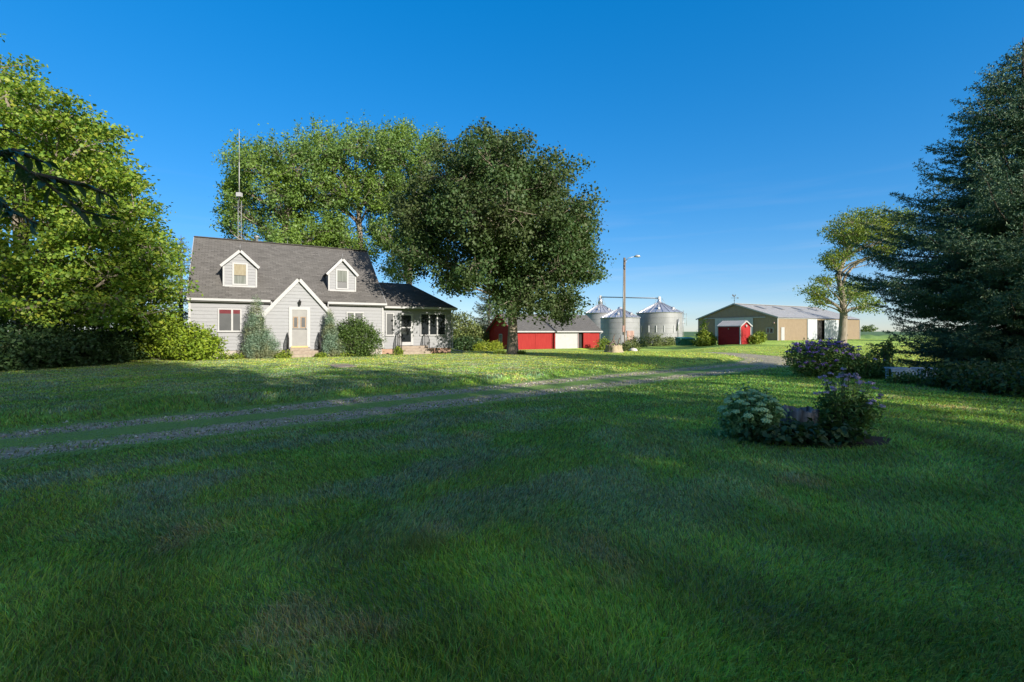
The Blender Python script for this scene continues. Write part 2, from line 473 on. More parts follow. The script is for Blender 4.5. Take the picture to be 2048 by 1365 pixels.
# foliage
L = {}
L['maple_left'] = leafmat("yellow_green_maple_leaf", [(0.034, 0.072, 0.012), (0.062, 0.115, 0.016), (0.125, 0.175, 0.02), (0.088, 0.14, 0.017), (0.17, 0.18, 0.024)], 0.36, gain=1.85)
L['maple_dark'] = leafmat("dark_maple_leaf", [(0.026, 0.056, 0.016), (0.036, 0.070, 0.020), (0.046, 0.082, 0.025), (0.04, 0.068, 0.02), (0.052, 0.068, 0.022)], 0.25, tint=(0.046, 0.062, 0.02), nscale=0.25, spec=0.3, rough=0.6)
L['silver'] = leafmat("silver_maple_leaf", [(0.038, 0.08, 0.018), (0.062, 0.112, 0.025), (0.086, 0.137, 0.036), (0.068, 0.12, 0.022), (0.115, 0.157, 0.058)], 0.3, tint=(0.095, 0.148, 0.018), nscale=0.22, gain=1.65)
L['elder'] = leafmat("boxelder_leaf", [(0.045, 0.085, 0.018), (0.07, 0.12, 0.025), (0.11, 0.155, 0.03), (0.14, 0.155, 0.03)], 0.3, tint=(0.13, 0.165, 0.02), nscale=0.3)
L['wind'] = leafmat("windbreak_leaf", [(0.06, 0.10, 0.025), (0.10, 0.14, 0.035)], 0.3)
L['spruce'] = leafmat("blue_spruce_needle", [(0.02, 0.048, 0.028), (0.034, 0.072, 0.040), (0.055, 0.10, 0.055), (0.07, 0.095, 0.036)], 0.08, rough=0.6, gain=1.6)
L['spruce_far'] = leafmat("distant_spruce_needle", [(0.04, 0.062, 0.045), (0.065, 0.085, 0.06), (0.10, 0.115, 0.075)], 0.08, rough=0.6)
L['shrub_lime'] = leafmat("lime_shrub_leaf", [(0.085, 0.14, 0.014), (0.13, 0.19, 0.016), (0.19, 0.235, 0.022)], 0.3)
L['shrub_dark'] = leafmat("dark_green_shrub_leaf", [(0.025, 0.05, 0.010), (0.045, 0.08, 0.015), (0.07, 0.11, 0.022)], 0.2, spec=0.45)
L['juniper'] = leafmat("blue_juniper_spray", [(0.075, 0.12, 0.085), (0.11, 0.16, 0.115), (0.15, 0.20, 0.145)], 0.25, tint=(0.13, 0.135, 0.07), nscale=1.3, gain=1.9, rough=0.7)
L['lilac'] = leafmat("grey_green_bush_leaf", [(0.055, 0.08, 0.022), (0.09, 0.115, 0.035), (0.13, 0.14, 0.05)], 0.2)
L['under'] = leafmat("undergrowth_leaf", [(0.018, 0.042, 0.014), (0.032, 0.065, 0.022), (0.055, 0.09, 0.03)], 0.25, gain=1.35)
L['phlox'] = leafmat("phlox_leaf", [(0.02, 0.045, 0.012), (0.035, 0.07, 0.02), (0.055, 0.09, 0.026)], 0.3, gain=2.8)
L['purple'] = leafmat("purple_petals", [(0.22, 0.11, 0.50), (0.34, 0.20, 0.68), (0.5, 0.36, 0.8)], 0.25, gain=1.0)
L['lavender'] = leafmat("lavender_petals", [(0.36, 0.28, 0.55), (0.5, 0.42, 0.68), (0.55, 0.40, 0.52)], 0.25, gain=0.9)
L['sedum'] = leafmat("sedum_leaf", [(0.08, 0.16, 0.06), (0.13, 0.22, 0.10)], 0.2, gain=1.7)
L['weed'] = leafmat("weed_leaf", [(0.06, 0.11, 0.012), (0.12, 0.17, 0.02), (0.19, 0.21, 0.03)], 0.3)
L['lily'] = leafmat("lily_leaf", [(0.12, 0.18, 0.014), (0.19, 0.24, 0.02), (0.27, 0.27, 0.04)], 0.3)
L['apple'] = leafmat("apple_leaf", [(0.022, 0.05, 0.018), (0.035, 0.07, 0.026)], 0.25, spec=0.4, rough=0.4)
L['crop'] = leafmat("soybean_leaf", [(0.05, 0.10, 0.02), (0.08, 0.14, 0.026), (0.11, 0.17, 0.035)], 0.2)
M['sedumhead'] = pmat("sedum_flower_head", (0.32, 0.50, 0.23), (0.45, 0.62, 0.33), 60, 0.8, 0.8, 140)
# ---------------------------------------------------------------- building frames
class Frame:
    """local axes: u along the front, v to the back, z up"""
    def __init__(s, x, y, deg, z0=0.0):
        s.o = (x, y); s.z0 = z0
        a = math.radians(deg); s.u = (math.cos(a), math.sin(a)); s.v = (-math.sin(a), math.cos(a))
    def W(s, u, v, z):
        return (s.o[0] + u * s.u[0] + v * s.v[0], s.o[1] + u * s.u[1] + v * s.v[1], s.z0 + z)
    def U(s, px, v):                      # u where a photo column meets the plane v
        k = (px - 1024) / FPX
        ax = s.o[0] + v * s.v[0]; ay = s.o[1] + v * s.v[1]
        return (k * ay - ax) / (s.u[0] - k * s.u[1])
    def Z(s, px, py, v):
        u = s.U(px, v); d = s.W(u, v, 0)[1]
        return CAMZ + (HOR - py) / FPX * d - s.z0
    def box(s, mb, u0, u1, v0, v1, z0, z1):
        mb.hexa([s.W(u0, v0, z0), s.W(u1, v0, z0), s.W(u1, v1, z0), s.W(u0, v1, z0),
                 s.W(u0, v0, z1), s.W(u1, v0, z1), s.W(u1, v1, z1), s.W(u0, v1, z1)])

def clipband(poly, z0, z1):
    def half(P, f):
        out = []
        for i in range(len(P)):
            a, b = P[i], P[(i + 1) % len(P)]
            fa, fb = f(a), f(b)
            if fa >= 0: out.append(a)
            if (fa > 0 > fb) or (fa < 0 < fb):
                t = fa / (fa - fb); out.append((a[0] + (b[0] - a[0]) * t, a[1] + (b[1] - a[1]) * t))
        return out
    P = half(poly, lambda p: p[1] - z0)
    return half(P, lambda p: z1 - p[1]) if len(P) > 2 else []

def siding(mb, P, poly, h=0.2, lip=0.024):
    """lapped boards on a convex (a, z) outline; P(a, z, out) -> world"""
    zs = [p[1] for p in poly]; z = min(zs); top = max(zs)
    while z < top - 1e-4:
        z1 = min(z + h, top)
        q = clipband(poly, z, z1)
        if len(q) > 2:
            mb.face([P(a, zz, 0.004 + lip * (1 - (zz - z) / h)) for a, zz in q])
            lo = [a for a, zz in q if abs(zz - z) < 1e-6]
            if len(lo) > 1:
                a0, a1 = min(lo), max(lo)
                mb.face([P(a0, z, 0.0), P(a1, z, 0.0), P(a1, z, 0.004 + lip), P(a0, z, 0.004 + lip)])
        z = z1

def slab(mb, a, b, c, d, th=0.1):
    """roof plane a-b along the eave, d-c along the ridge, UV in metres, with thickness"""
    a, b, c, d = [Vector(p) for p in (a, b, c, d)]
    n = (b - a).cross(d - a).normalized()
    if n.z < 0: n = -n
    e = (b - a).normalized(); s = n.cross(e)
    uv = [((p - a).dot(e), (p - a).dot(s)) for p in (a, b, c, d)]
    mb.face([a, b, c, d], uv)
    lo = [p - n * th for p in (a, b, c, d)]
    mb.face(lo[::-1])
    P = [a, b, c, d]
    for i in range(4):
        j = (i + 1) % 4
        mb.face([P[i], lo[i], lo[j], P[j]])

def bar(mb, p, q, w, h):
    """square bar between two points"""
    p, q = Vector(p), Vector(q); t = (q - p).normalized()
    up = Vector((0, 0, 1)) if abs(t.z) < 0.9 else Vector((1, 0, 0))
    a = t.cross(up).normalized() * w / 2; b = a.cross(t).normalized() * h / 2
    mb.hexa([p - a - b, p + a - b, p + a + b, p - a + b, q - a - b, q + a - b, q + a + b, q - a + b])

def window(F, v, u0, u1, z0, z1, parent, splits=(), pane='screen', blind=None, trim=0.07, name='window', blindh=0.2, mid=False):
    """trimmed window on the plane v facing -v; splits = fractions where mullions stand"""
    f = MB()
    F.box(f, u0, u0 + trim, v - 0.06, v + 0.01, z0, z1); F.box(f, u1 - trim, u1, v - 0.06, v + 0.01, z0, z1)
    F.box(f, u0 + trim, u1 - trim, v - 0.06, v + 0.01, z1 - trim, z1)
    F.box(f, u0 - 0.03, u1 + 0.03, v - 0.09, v + 0.01, z0 - 0.05, z0 + trim * 0.6)
    w = u1 - u0
    for s in splits: F.box(f, u0 + w * s - 0.045, u0 + w * s + 0.045, v - 0.055, v + 0.01, z0 + trim * 0.6, z1 - trim)
    fr = f.build(name, M['trim'], parent)
    p = MB(); F.box(p, u0 + trim, u1 - trim, v - 0.034, v + 0.005, z0 + trim * 0.6, z1 - trim)
    p.build('pane', M[pane], fr)
    if mid:
        r = MB(); F.box(r, u0 + trim, u1 - trim, v - 0.045, v - 0.03, (z0 + z1) / 2 - 0.03, (z0 + z1) / 2 + 0.03); r.build('sash_rail', M['taupe'], fr)
    if blind:
        b = MB(); F.box(b, u0 + trim, u1 - trim, v - 0.040, v - 0.03, z1 - trim - (z1 - z0) * blindh, z1 - trim); b.build('blind', M[blind], fr)
    return fr

def railing(F, u, v0, v1, z0, z1, zr, parent, curved=False):
    """iron handrail along a flight of steps, from (v0, z0) on the ground to (v1, z1) at the top"""
    m = MB()
    top = [F.W(u, v0, z0 + zr), F.W(u, v1, z1 + zr)]
    if curved:
        top = [F.W(u, v0 - 0.05, z0 + zr * 0.75)] + [F.W(u, v0 + (v1 - v0) * t, z0 + (z1 - z0) * t ** 0.7 + zr * (0.98 + 0.06 * math.sin(t * 3))) for t in (0.1, 0.35, 0.65, 1)]
    m.tube(top, 0.022, 6)
    m.tube([F.W(u, v0 + 0.02, z0 + 0.12), F.W(u, v1, z1 + 0.12)], 0.014, 5)
    for t in (0.0, 1.0):
        zz = z0 + (z1 - z0) * t; vv = v0 + (v1 - v0) * t
        m.tube([F.W(u, vv, -0.05 if t == 0 else z1 - 0.3), F.W(u, vv, zz + zr)], 0.022, 6)
    for i in range(1, 7):
        t = i / 7; zz = z0 + (z1 - z0) * t; vv = v0 + (v1 - v0) * t
        m.tube([F.W(u, vv, zz + 0.12), F.W(u, vv, zz + zr)], 0.010, 5)
    m.build('handrail', M['black'], parent)

# ---------------------------------------------------------------- ground, driveway, far field
def lawn_color(x, y, s):
    """turf colour: green patches, dry clippings in mown rows, yellowed bits, sunlight painted into the far lawn"""
    n1 = fbm(x * 0.35, y * 0.35, 11, 3); n2 = fbm(x * 1.7, y * 1.7, 23, 3); n3 = fbm(x * 0.12, y * 0.12, 31, 2)
    g = np.stack([0.062 + 0.034 * n1, 0.114 + 0.045 * n1, 0.016 + 0.008 * n2], -1)
    lush = np.array([0.046, 0.110, 0.018]); dry = np.array([0.17, 0.135, 0.06]); clip = np.array([0.082, 0.112, 0.058]); lime = np.array([0.14, 0.17, 0.026])
    w = sstep(0.45, 0.65, n3)[..., None]; g = g * (1 - w * .5) + lush * w * .5
    far = sstep(16, 24, y)[..., None]; g = g * (1 - far * .6) + lime * far * .6  # sunlight put into the colour: far lawn turns brighter and yellower
    brown = (sstep(0.60, 0.76, n2) * sstep(0.42, 0.6, n1) * 0.55)[..., None]
    g = g * (1 - brown) + dry * brown
    # rows of clippings parallel to the drive, left and centre; curved rows round the flower bed on the right
    row = np.sin(2 * np.pi * (s / 1.15 + 0.35 * fbm(x * .4, y * .4, 41, 2)))
    left = sstep(5.5, -1.0, x) * sstep(2.6, 4.5, y)
    c = sstep(0.05, 0.7, row * 0.38 + (fbm(x * 1.3, y * 1.3, 47, 4) - .38) * 2.6) * left * (np.abs(s) > 1.9) * .75
    c = c[..., None]; g = g * (1 - c) + clip * c
    rr = np.hypot(x - 4.0, y - 6.5); arc = np.sin(2 * np.pi * rr / 1.3 + 2 * fbm(x * .5, y * .5, 53, 2)) * (1 - left)
    g = g * (1 + 0.22 * arc)[..., None] * (1 + 0.30 * (fbm(x * .8, y * .8, 61, 3) - .5))[..., None]
    return np.clip(g * 3.0, 0.004, 1)

rings = np.concatenate([[0.0], 0.6 * (2600 / 0.6) ** (np.arange(430) / 429)])
angs = np.radians(np.concatenate([np.arange(-62, 62, 0.4), np.arange(62, 298, 3.0)]))
ra, aa = np.meshgrid(rings, angs, indexing='ij')
gx = ra * np.sin(aa); gy = ra * np.cos(aa)
gs = drive_s(gx, gy)
gzv = gz_np(gx, gy, gs) - 0.06 * (np.abs(gs) < 1.9)
V = np.stack([gx, gy, gzv], -1).reshape(-1, 3)
nr, na = ra.shape
I = np.arange(nr * na).reshape(nr, na)
q = np.stack([I[:-1, :], np.roll(I, -1, 1)[:-1, :], np.roll(I, -1, 1)[1:, :], I[1:, :]], -1).reshape(-1, 4)
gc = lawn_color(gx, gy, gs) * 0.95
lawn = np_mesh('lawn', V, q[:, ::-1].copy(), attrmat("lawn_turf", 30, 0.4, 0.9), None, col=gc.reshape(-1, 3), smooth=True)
tag(lawn, "wide mown lawn around the farmstead", None, None, 'structure')

# two-track gravel driveway, lying a little below the lawn
m, nt, b = newmat("gravel_track")
tc = N(nt, "ShaderNodeTexCoord"); at = N(nt, "ShaderNodeVertexColor"); at.layer_name = "Col"
vo = N(nt, "ShaderNodeTexVoronoi"); vo.inputs['Scale'].default_value = 28
nt.links.new(tc.outputs['Object'], vo.inputs['Vector'])
rp = ramp(nt, [(0.0, (0.20, 0.165, 0.10)), (0.4, (0.29, 0.245, 0.155)), (0.8, (0.40, 0.345, 0.235))])
nt.links.new(vo.outputs['Color'], rp.inputs[0])
no = N(nt, "ShaderNodeTexNoise"); no.inputs['Scale'].default_value = 5; no.inputs['Detail'].default_value = 8
nt.links.new(tc.outputs['Object'], no.inputs['Vector'])
sp = N(nt, "ShaderNodeSeparateColor"); nt.links.new(at.outputs[0], sp.inputs[0])
ad = N(nt, "ShaderNodeMath", operation='ADD'); nt.links.new(sp.outputs[0], ad.inputs[0]); nt.links.new(no.outputs[0], ad.inputs[1])
r2 = ramp(nt, [(0.92 / 1.6, (0, 0, 0)), (1.12 / 1.6, (1, 1, 1))])
mu = N(nt, "ShaderNodeMath", operation='MULTIPLY'); mu.inputs[1].default_value = 1 / 1.6; nt.links.new(ad.outputs[0], mu.inputs[0]); nt.links.new(mu.outputs[0], r2.inputs[0])
mx = N(nt, "ShaderNodeMixRGB"); mx.inputs[1].default_value = (0.15, 0.25, 0.04, 1)
nt.links.new(r2.outputs[0], mx.inputs[0]); nt.links.new(rp.outputs[0], mx.inputs[2])
nt.links.new(mx.outputs[0], b.inputs['Base Color']); b.inputs['Roughness'].default_value = 0.9
bp = N(nt, "ShaderNodeBump"); bp.inputs['Strength'].default_value = 0.8; bp.inputs['Distance'].default_value = 0.02
nt.links.new(vo.outputs['Distance'], bp.inputs['Height']); nt.links.new(bp.outputs[0], b.inputs['Normal'])
seg = []
for i in range(len(DC) - 1):
    nseg = max(1, int(np.hypot(*(DC[i + 1] - DC[i])) / 0.3))
    for k in range(nseg): seg.append(DC[i] + (DC[i + 1] - DC[i]) * k / nseg)
seg = np.array(seg); tg = np.gradient(seg, axis=0); tg /= np.linalg.norm(tg, axis=1)[:, None]
nrm = np.stack([-tg[:, 1], tg[:, 0]], -1)
lat = np.linspace(-1.85, 1.85, 29)
dxy = seg[:, None, :] + nrm[:, None, :] * lat[None, :, None]
dzv = gz_np(dxy[..., 0], dxy[..., 1]) + 0.015 - 0.03 * sstep(1.5, 1.85, np.abs(lat))[None, :] - 0.03 * np.exp(-((np.abs(lat) - .82) / .3) ** 2)[None, :]
tr = np.exp(-((np.abs(lat) - .82) / .56) ** 2)[None, :] * (0.90 + 0.1 * sstep(9, 16, dxy[..., 0]) + 0.75 * (fbm(dxy[..., 0] * .8, dxy[..., 1] * .8, 5, 3) - .52))
bend = sstep(10, 13, dxy[..., 0]) * (np.abs(lat) < 1.5)[None, :]
tr = np.maximum(tr, bend * .75)
dc = np.repeat(tr[..., None], 3, -1)
I = np.arange(dxy.shape[0] * dxy.shape[1]).reshape(dxy.shape[:2])
q = np.stack([I[:-1, :-1], I[1:, :-1], I[1:, 1:], I[:-1, 1:]], -1).reshape(-1, 4)
drv = np_mesh('driveway', np.concatenate([dxy, dzv[..., None]], -1).reshape(-1, 3), q[:, ::-1].copy(), m, None, col=dc.reshape(-1, 3), smooth=True)
tag(drv, "two-track gravel driveway half grown over with grass", None, None, 'structure')

# loose stones in the tracks
k = 9000
ii = RNG.integers(0, len(seg), k)
sel = np.exp(-np.hypot(seg[:, 0], seg[:, 1]) / 14); sel /= sel.sum()
ii = RNG.choice(len(seg), k, p=sel)
la = np.where(RNG.random(k) < .5, -1, 1) * .82 + RNG.normal(0, .26, k)
px = seg[ii, 0] + nrm[ii, 0] * la + RNG.normal(0, .15, k); py = seg[ii, 1] + nrm[ii, 1] * la + RNG.normal(0, .15, k)
pz = gz_np(px, py)
sz = RNG.gamma(3, .0042, k) + .004
octa = np.array([(1, 0, 0), (0, 1, 0), (-1, 0, 0), (0, -1, 0), (0, 0, .7), (0, 0, -.7)])
Vp = octa[None] * sz[:, None, None] * RNG.uniform(.7, 1.3, (k, 6, 1)) + np.stack([px, py, pz + sz * .25 - .005], -1)[:, None, :]
tf = np.array([(0, 1, 4), (1, 2, 4), (2, 3, 4), (3, 0, 4), (1, 0, 5), (2, 1, 5), (3, 2, 5), (0, 3, 5)])
T = (tf[None] + (np.arange(k) * 6)[:, None, None]).reshape(-1, 3)
gv = np_mesh('loose_gravel', Vp.reshape(-1, 3), None, leafmat("gravel_stone", [(0.24, 0.21, 0.16), (0.40, 0.36, 0.29), (0.66, 0.62, 0.54)], 0.0, gain=0.95), None, tris=T)
tag(gv, "loose pale stones scattered in the driveway tracks", None, None, 'stuff')

# short paving stub in front of the house
m = MB(); F_ = Frame(*gpt(686, 20.3)[:2], 30.2, gz(*gpt(686, 20.3)[:2]))
F_.box(m, -.45, .45, -.62, .62, -.1, .03)
F_.box(m, -.43, .47, .66, 1.8, -.1, .015)
pv = m.build('front_path', M['concrete'], None); tag(pv, "short stub of concrete path in the front lawn", None, None, 'structure')

# crop field beyond the yard
edge = catmull(np.array([(-700, 104), (-300, 102), (-60, 100), (-18, 108), (16, 132), (40, 126), (60, 114), (67.5, 95.5), (90, 95), (300, 100), (700, 110)], float), 30)
nx = []
rows = [0, .3, .7, 1.2, 2, 3, 5, 8, 13, 22, 40, 80, 160, 320, 640, 1400]
Vf = []
for j, d in enumerate(rows):
    for i, p in enumerate(edge):
        x, y = p[0] * (1 + d / 400), p[1] + d
        z = gz_np(np.array([x]), np.array([y]), np.array([99.]))[0]
        h = 0 if j == 0 else (.45 if j == 1 else .72) + .12 * math.sin(i * 1.7 + j) * (j < 8) + .08 * math.sin(i * 4.1)
        if x < 45: h *= 1.5
        Vf.append((x, y, z - .1 if j == 0 else z + h))
ne = len(edge); I = np.arange(len(Vf)).reshape(len(rows), ne)
q = np.stack([I[:-1, :-1], I[:-1, 1:], I[1:, 1:], I[1:, :-1]], -1).reshape(-1, 4)
cf = np_mesh('crop_field', np.array(Vf), q, pmat("crop_canopy", (0.05, 0.105, 0.03), (0.10, 0.17, 0.045), .9, .85, 1.0, 2.5), None)
tag(cf, "flat green crop field reaching the horizon", None, None, 'stuff')

# ---------------------------------------------------------------- foliage builders
def leaf_quads(P, size, out=None, outw=0.5, rng=RNG, asp=0.8, up=0.25, curl=0.12):
    """kite-shaped leaves at points P"""
    n = len(P)
    nn = rng.normal(size=(n, 3)); nn /= np.linalg.norm(nn, axis=1)[:, None]
    if out is not None: nn = nn + out * outw
    nn[:, 2] += up
    nn /= np.linalg.norm(nn, axis=1)[:, None]
    d = rng.normal(size=(n, 3)); d -= nn * (d * nn).sum(1)[:, None]; d /= np.linalg.norm(d, axis=1)[:, None]
    s = np.cross(nn, d)
    z = (size * rng.uniform(.45, 1.55, n))[:, None]
    V = np.empty((n, 4, 3))
    V[:, 0] = P - d * z * .5
    V[:, 1] = P + s * z * asp * .5 + nn * z * curl
    V[:, 2] = P + d * z * .5 - nn * z * curl * .8
    V[:, 3] = P - s * z * asp * .5 + nn * z * curl
    return V.reshape(-1, 3), np.arange(n * 4).reshape(-1, 4)

def clumped(lobes, rng, k=13, size=.36, reach=.92, cflat=.72):
    """break each big lobe into many overlapping clumps so the crown shows lumps, hollows and stray sprigs"""
    out = []
    for c, r in lobes:
        c = np.array(c); r = np.array(r, float)
        for j in range(k):
            d = rng.normal(size=3); d /= np.linalg.norm(d)
            f = reach * rng.uniform(.62, 1.0) if j < k - 2 else rng.uniform(.95, 1.16)
            s = size * rng.uniform(.65, 1.25) * (1 if j < k - 2 else .55)
            rr = np.cbrt(r.prod())
            out.append((tuple(c + d * r * f), tuple(np.array([rr, rr, rr * cflat]) * s)))
        out.append((tuple(c), tuple(r * .45)))
    return out

def lobe_points(lobes, n, rng, shell=.55, deep=.6):
    """cluster centres spread through a union of ellipsoids, denser near the outside"""
    C = np.array([l[0] for l in lobes]); Rr = np.array([l[1] for l in lobes])
    w = (Rr.prod(1)) ** (2 / 3); w /= w.sum()
    out = []
    own = []
    while sum(len(o) for o in out) < n:
        k = n * 2
        i = rng.choice(len(lobes), k, p=w)
        d = rng.normal(size=(k, 3)); d /= np.linalg.norm(d, axis=1)[:, None]
        r = shell + (1 - shell) * rng.random(k) ** .6
        inner = rng.random(k) < .18; r[inner] = rng.random(inner.sum()) ** .5 * .8
        r *= 1 + .12 * rng.normal(size=k).clip(-1.5, 1.6)
        p = C[i] + d * Rr[i] * r[:, None]
        dd = np.linalg.norm((p[:, None, :] - C[None]) / Rr[None], axis=2)
        dd[np.arange(k), i] = 9
        ok = (dd.min(1) > deep) | (rng.random(k) < .12)
        out.append(p[ok]); own.append(i[ok])
    P = np.concatenate(out)[:n]; O = np.concatenate(own)[:n]
    d = (P - C[O]) / Rr[O]; d /= np.linalg.norm(d, axis=1)[:, None] + 1e-6
    return P, O, d

def bez(a, b, c, d, n):
    t = np.linspace(0, 1, n)[:, None]
    return (1 - t) ** 3 * a + 3 * (1 - t) ** 2 * t * b + 3 * (1 - t) * t * t * c + t ** 3 * d

def broadleaf(name, base, trunk_r, trunk_pts, lobes, ncl, lpc, lsize, lmat, bmat, label, cat, group=None, seed=1, spread=.5, flat=.6, fork=.3, twigs=.6, upspike=0, asp=.8, outw=.5, shell=.55, limb_r=.45, zclip=None, clump=0, csize=.36, cflat=.72, up=.25):
    rng = np.random.default_rng(seed)
    t = thing(name, base, label, cat, group)
    base = np.array(base)
    tp = np.array([base + np.array(p) for p in trunk_pts])
    nT = len(tp)
    m = MB()
    rad = [trunk_r * (1.55 if i == 0 else 1) * (1 - .55 * i / (nT - 1)) for i in range(nT)]
    # flare at the root
    low = tp[0] + (tp[1] - tp[0]) * .12
    m.tube([tp[0] - (0, 0, .2), tp[0] + (0, 0, .03), low, *tp[1:]], [trunk_r * 1.8, trunk_r * 1.5, trunk_r * 1.1, *rad[1:]], 14)
    if clump:
        sub_l = clumped(lobes, rng, clump, csize, .92, cflat)
        P, O, D = lobe_points(sub_l, ncl, rng, .35, .55)
        per_ = clump + 1; O = O // per_
        Cb = np.array([l[0] for l in lobes]); Rb_ = np.array([l[1] for l in lobes])
        Db = (P - Cb[O]) / Rb_[O]; Db /= np.linalg.norm(Db, axis=1)[:, None] + 1e-6
        D = D + .6 * Db; D /= np.linalg.norm(D, axis=1)[:, None] + 1e-6
    else:
        P, O, D = lobe_points(lobes, ncl, rng, shell)
    if zclip is not None:
        P[:, 2] = np.maximum(P[:, 2], zclip + rng.random(len(P)) * .3)
    hz = tp[-1, 2] - tp[0, 2]
    for i, (c, r) in enumerate(lobes):
        c = np.array(c); r = np.array(r)
        dist = np.hypot(*(c[:2] - tp[-1, :2]))
        zs = np.clip(c[2] - .7 * dist - .4 * r[2], tp[0, 2] + fork * hz, tp[-1, 2] - .02)
        k = np.searchsorted(tp[:, 2], zs); k = min(max(k, 1), nT - 1)
        f = (zs - tp[k - 1, 2]) / max(tp[k, 2] - tp[k - 1, 2], 1e-6)
        s = tp[k - 1] + (tp[k] - tp[k - 1]) * f
        e = c + np.array([0, 0, -.15 * r[2]])
        L_ = np.linalg.norm(e - s)
        w = bez(s, s + np.array([0, 0, .3 * L_]) + (e - s) * .12, e - (e - s) * .3 + rng.normal(0, .06 * L_, 3), e, 7)
        r0 = min(trunk_r * limb_r, .02 + .018 * L_)
        m.tube(w, list(np.linspace(r0, r0 * .35, 7)), 7)
        mine = np.where(O == i)[0]
        if len(mine) == 0: continue
        nsub = int(max(3, min(9, len(mine) / 8)))
        sub = P[rng.choice(mine, nsub)]
        hubs = [w[j] for j in (3, 4, 5, 6)]
        for q_ in sub:
            h = w[rng.integers(2, 7)]
            e2 = h + (q_ - h) * .72
            mid = (h + e2) / 2 + rng.normal(0, .08, 3) * np.linalg.norm(e2 - h)
            m.tube([h, mid, e2], [r0 * .34, r0 * .24, r0 * .14], 5)
            hubs += [mid, e2]
        hubs = np.array(hubs)
        for j in mine:
            if rng.random() > twigs: continue
            dd = np.linalg.norm(hubs - P[j], axis=1); h = hubs[dd.argmin()]
            m.tube([h, (h + P[j]) / 2 + rng.normal(0, .05, 3), P[j]], [r0 * .13 + .006, r0 * .09 + .005, .006], 3, False)
    m.build('trunk', bmat, t)
    n = len(P) * lpc
    idx = np.repeat(np.arange(len(P)), lpc)
    off = rng.normal(size=(n, 3)) * spread; off[:, 2] *= flat
    off += D[idx] * (rng.random(n) * spread * .8)[:, None]
    off[:, 2] -= (np.hypot(off[:, 0], off[:, 1]) ** 2) * .15
    if upspike:
        topm = D[idx][:, 2] > .25
        off[topm, 2] = np.abs(rng.normal(size=topm.sum())) * upspike
        off[topm, :2] *= .55
    LP = P[idx] + off
    if zclip is not None: LP[:, 2] = np.maximum(LP[:, 2], zclip * .8 + .3 * rng.random(n))
    V, Q = leaf_quads(LP, lsize, D[idx], outw, rng, asp, up)
    np_mesh('crown', V, Q, lmat, t)
    return t

def plobes(spec, depth, cx, rmax, rng, fill=True, dscale=.75):
    """(px, py, rx, ry) outlines at a depth -> ellipsoids, repeated in front and behind to round the crown"""
    out = []
    k = depth / FPX
    for (px, py, rx, ry) in spec:
        q = min(abs(px - cx) / rmax, 1)
        span = math.sqrt(max(0, 1 - q * q)) * rmax * k * dscale
        rd = (rx + ry) / 2 * k
        ds = [0.0]
        if fill and span > rd * .8: ds = [-span * .62, 0.12 * span, span * .7]
        for d in ds:
            dd = depth + d + rng.normal(0, .15 * rd)
            x, y, z = px2w(px, py, dd)
            # keep the outline the photo shows: the same pixel at its own depth
            out.append(((x, dd, z), (rx * k, rd, ry * k)))
    return out

def needle_cloud(segs, per_m, length, width, rng, fwd=.7):
    """needles round each twig segment (p, q)"""
    A = np.array([s[0] for s in segs]); B_ = np.array([s[1] for s in segs])
    Ls = np.linalg.norm(B_ - A, axis=1)
    cnt = np.maximum(3, (Ls * per_m).astype(int))
    idx = np.repeat(np.arange(len(segs)), cnt); n = len(idx)
    t = rng.random(n)[:, None]
    p = A[idx] + (B_ - A)[idx] * t
    ax = ((B_ - A) / (Ls[:, None] + 1e-9))[idx]
    r = rng.normal(size=(n, 3)); r -= ax * (r * ax).sum(1)[:, None]; r /= np.linalg.norm(r, axis=1)[:, None] + 1e-9
    d = r + ax * fwd; d /= np.linalg.norm(d, axis=1)[:, None]
    s = np.cross(d, rng.normal(size=(n, 3))); s /= np.linalg.norm(s, axis=1)[:, None] + 1e-9
    l = (length * rng.uniform(.6, 1.25, n))[:, None]; w = (width * rng.uniform(.7, 1.3, n))[:, None]
    V = np.empty((n, 4, 3)); V[:, 0] = p; V[:, 1] = p + d * l * .5 + s * w * .5; V[:, 2] = p + d * l; V[:, 3] = p + d * l * .5 - s * w * .5
    return V.reshape(-1, 3), np.arange(n * 4).reshape(-1, 4)

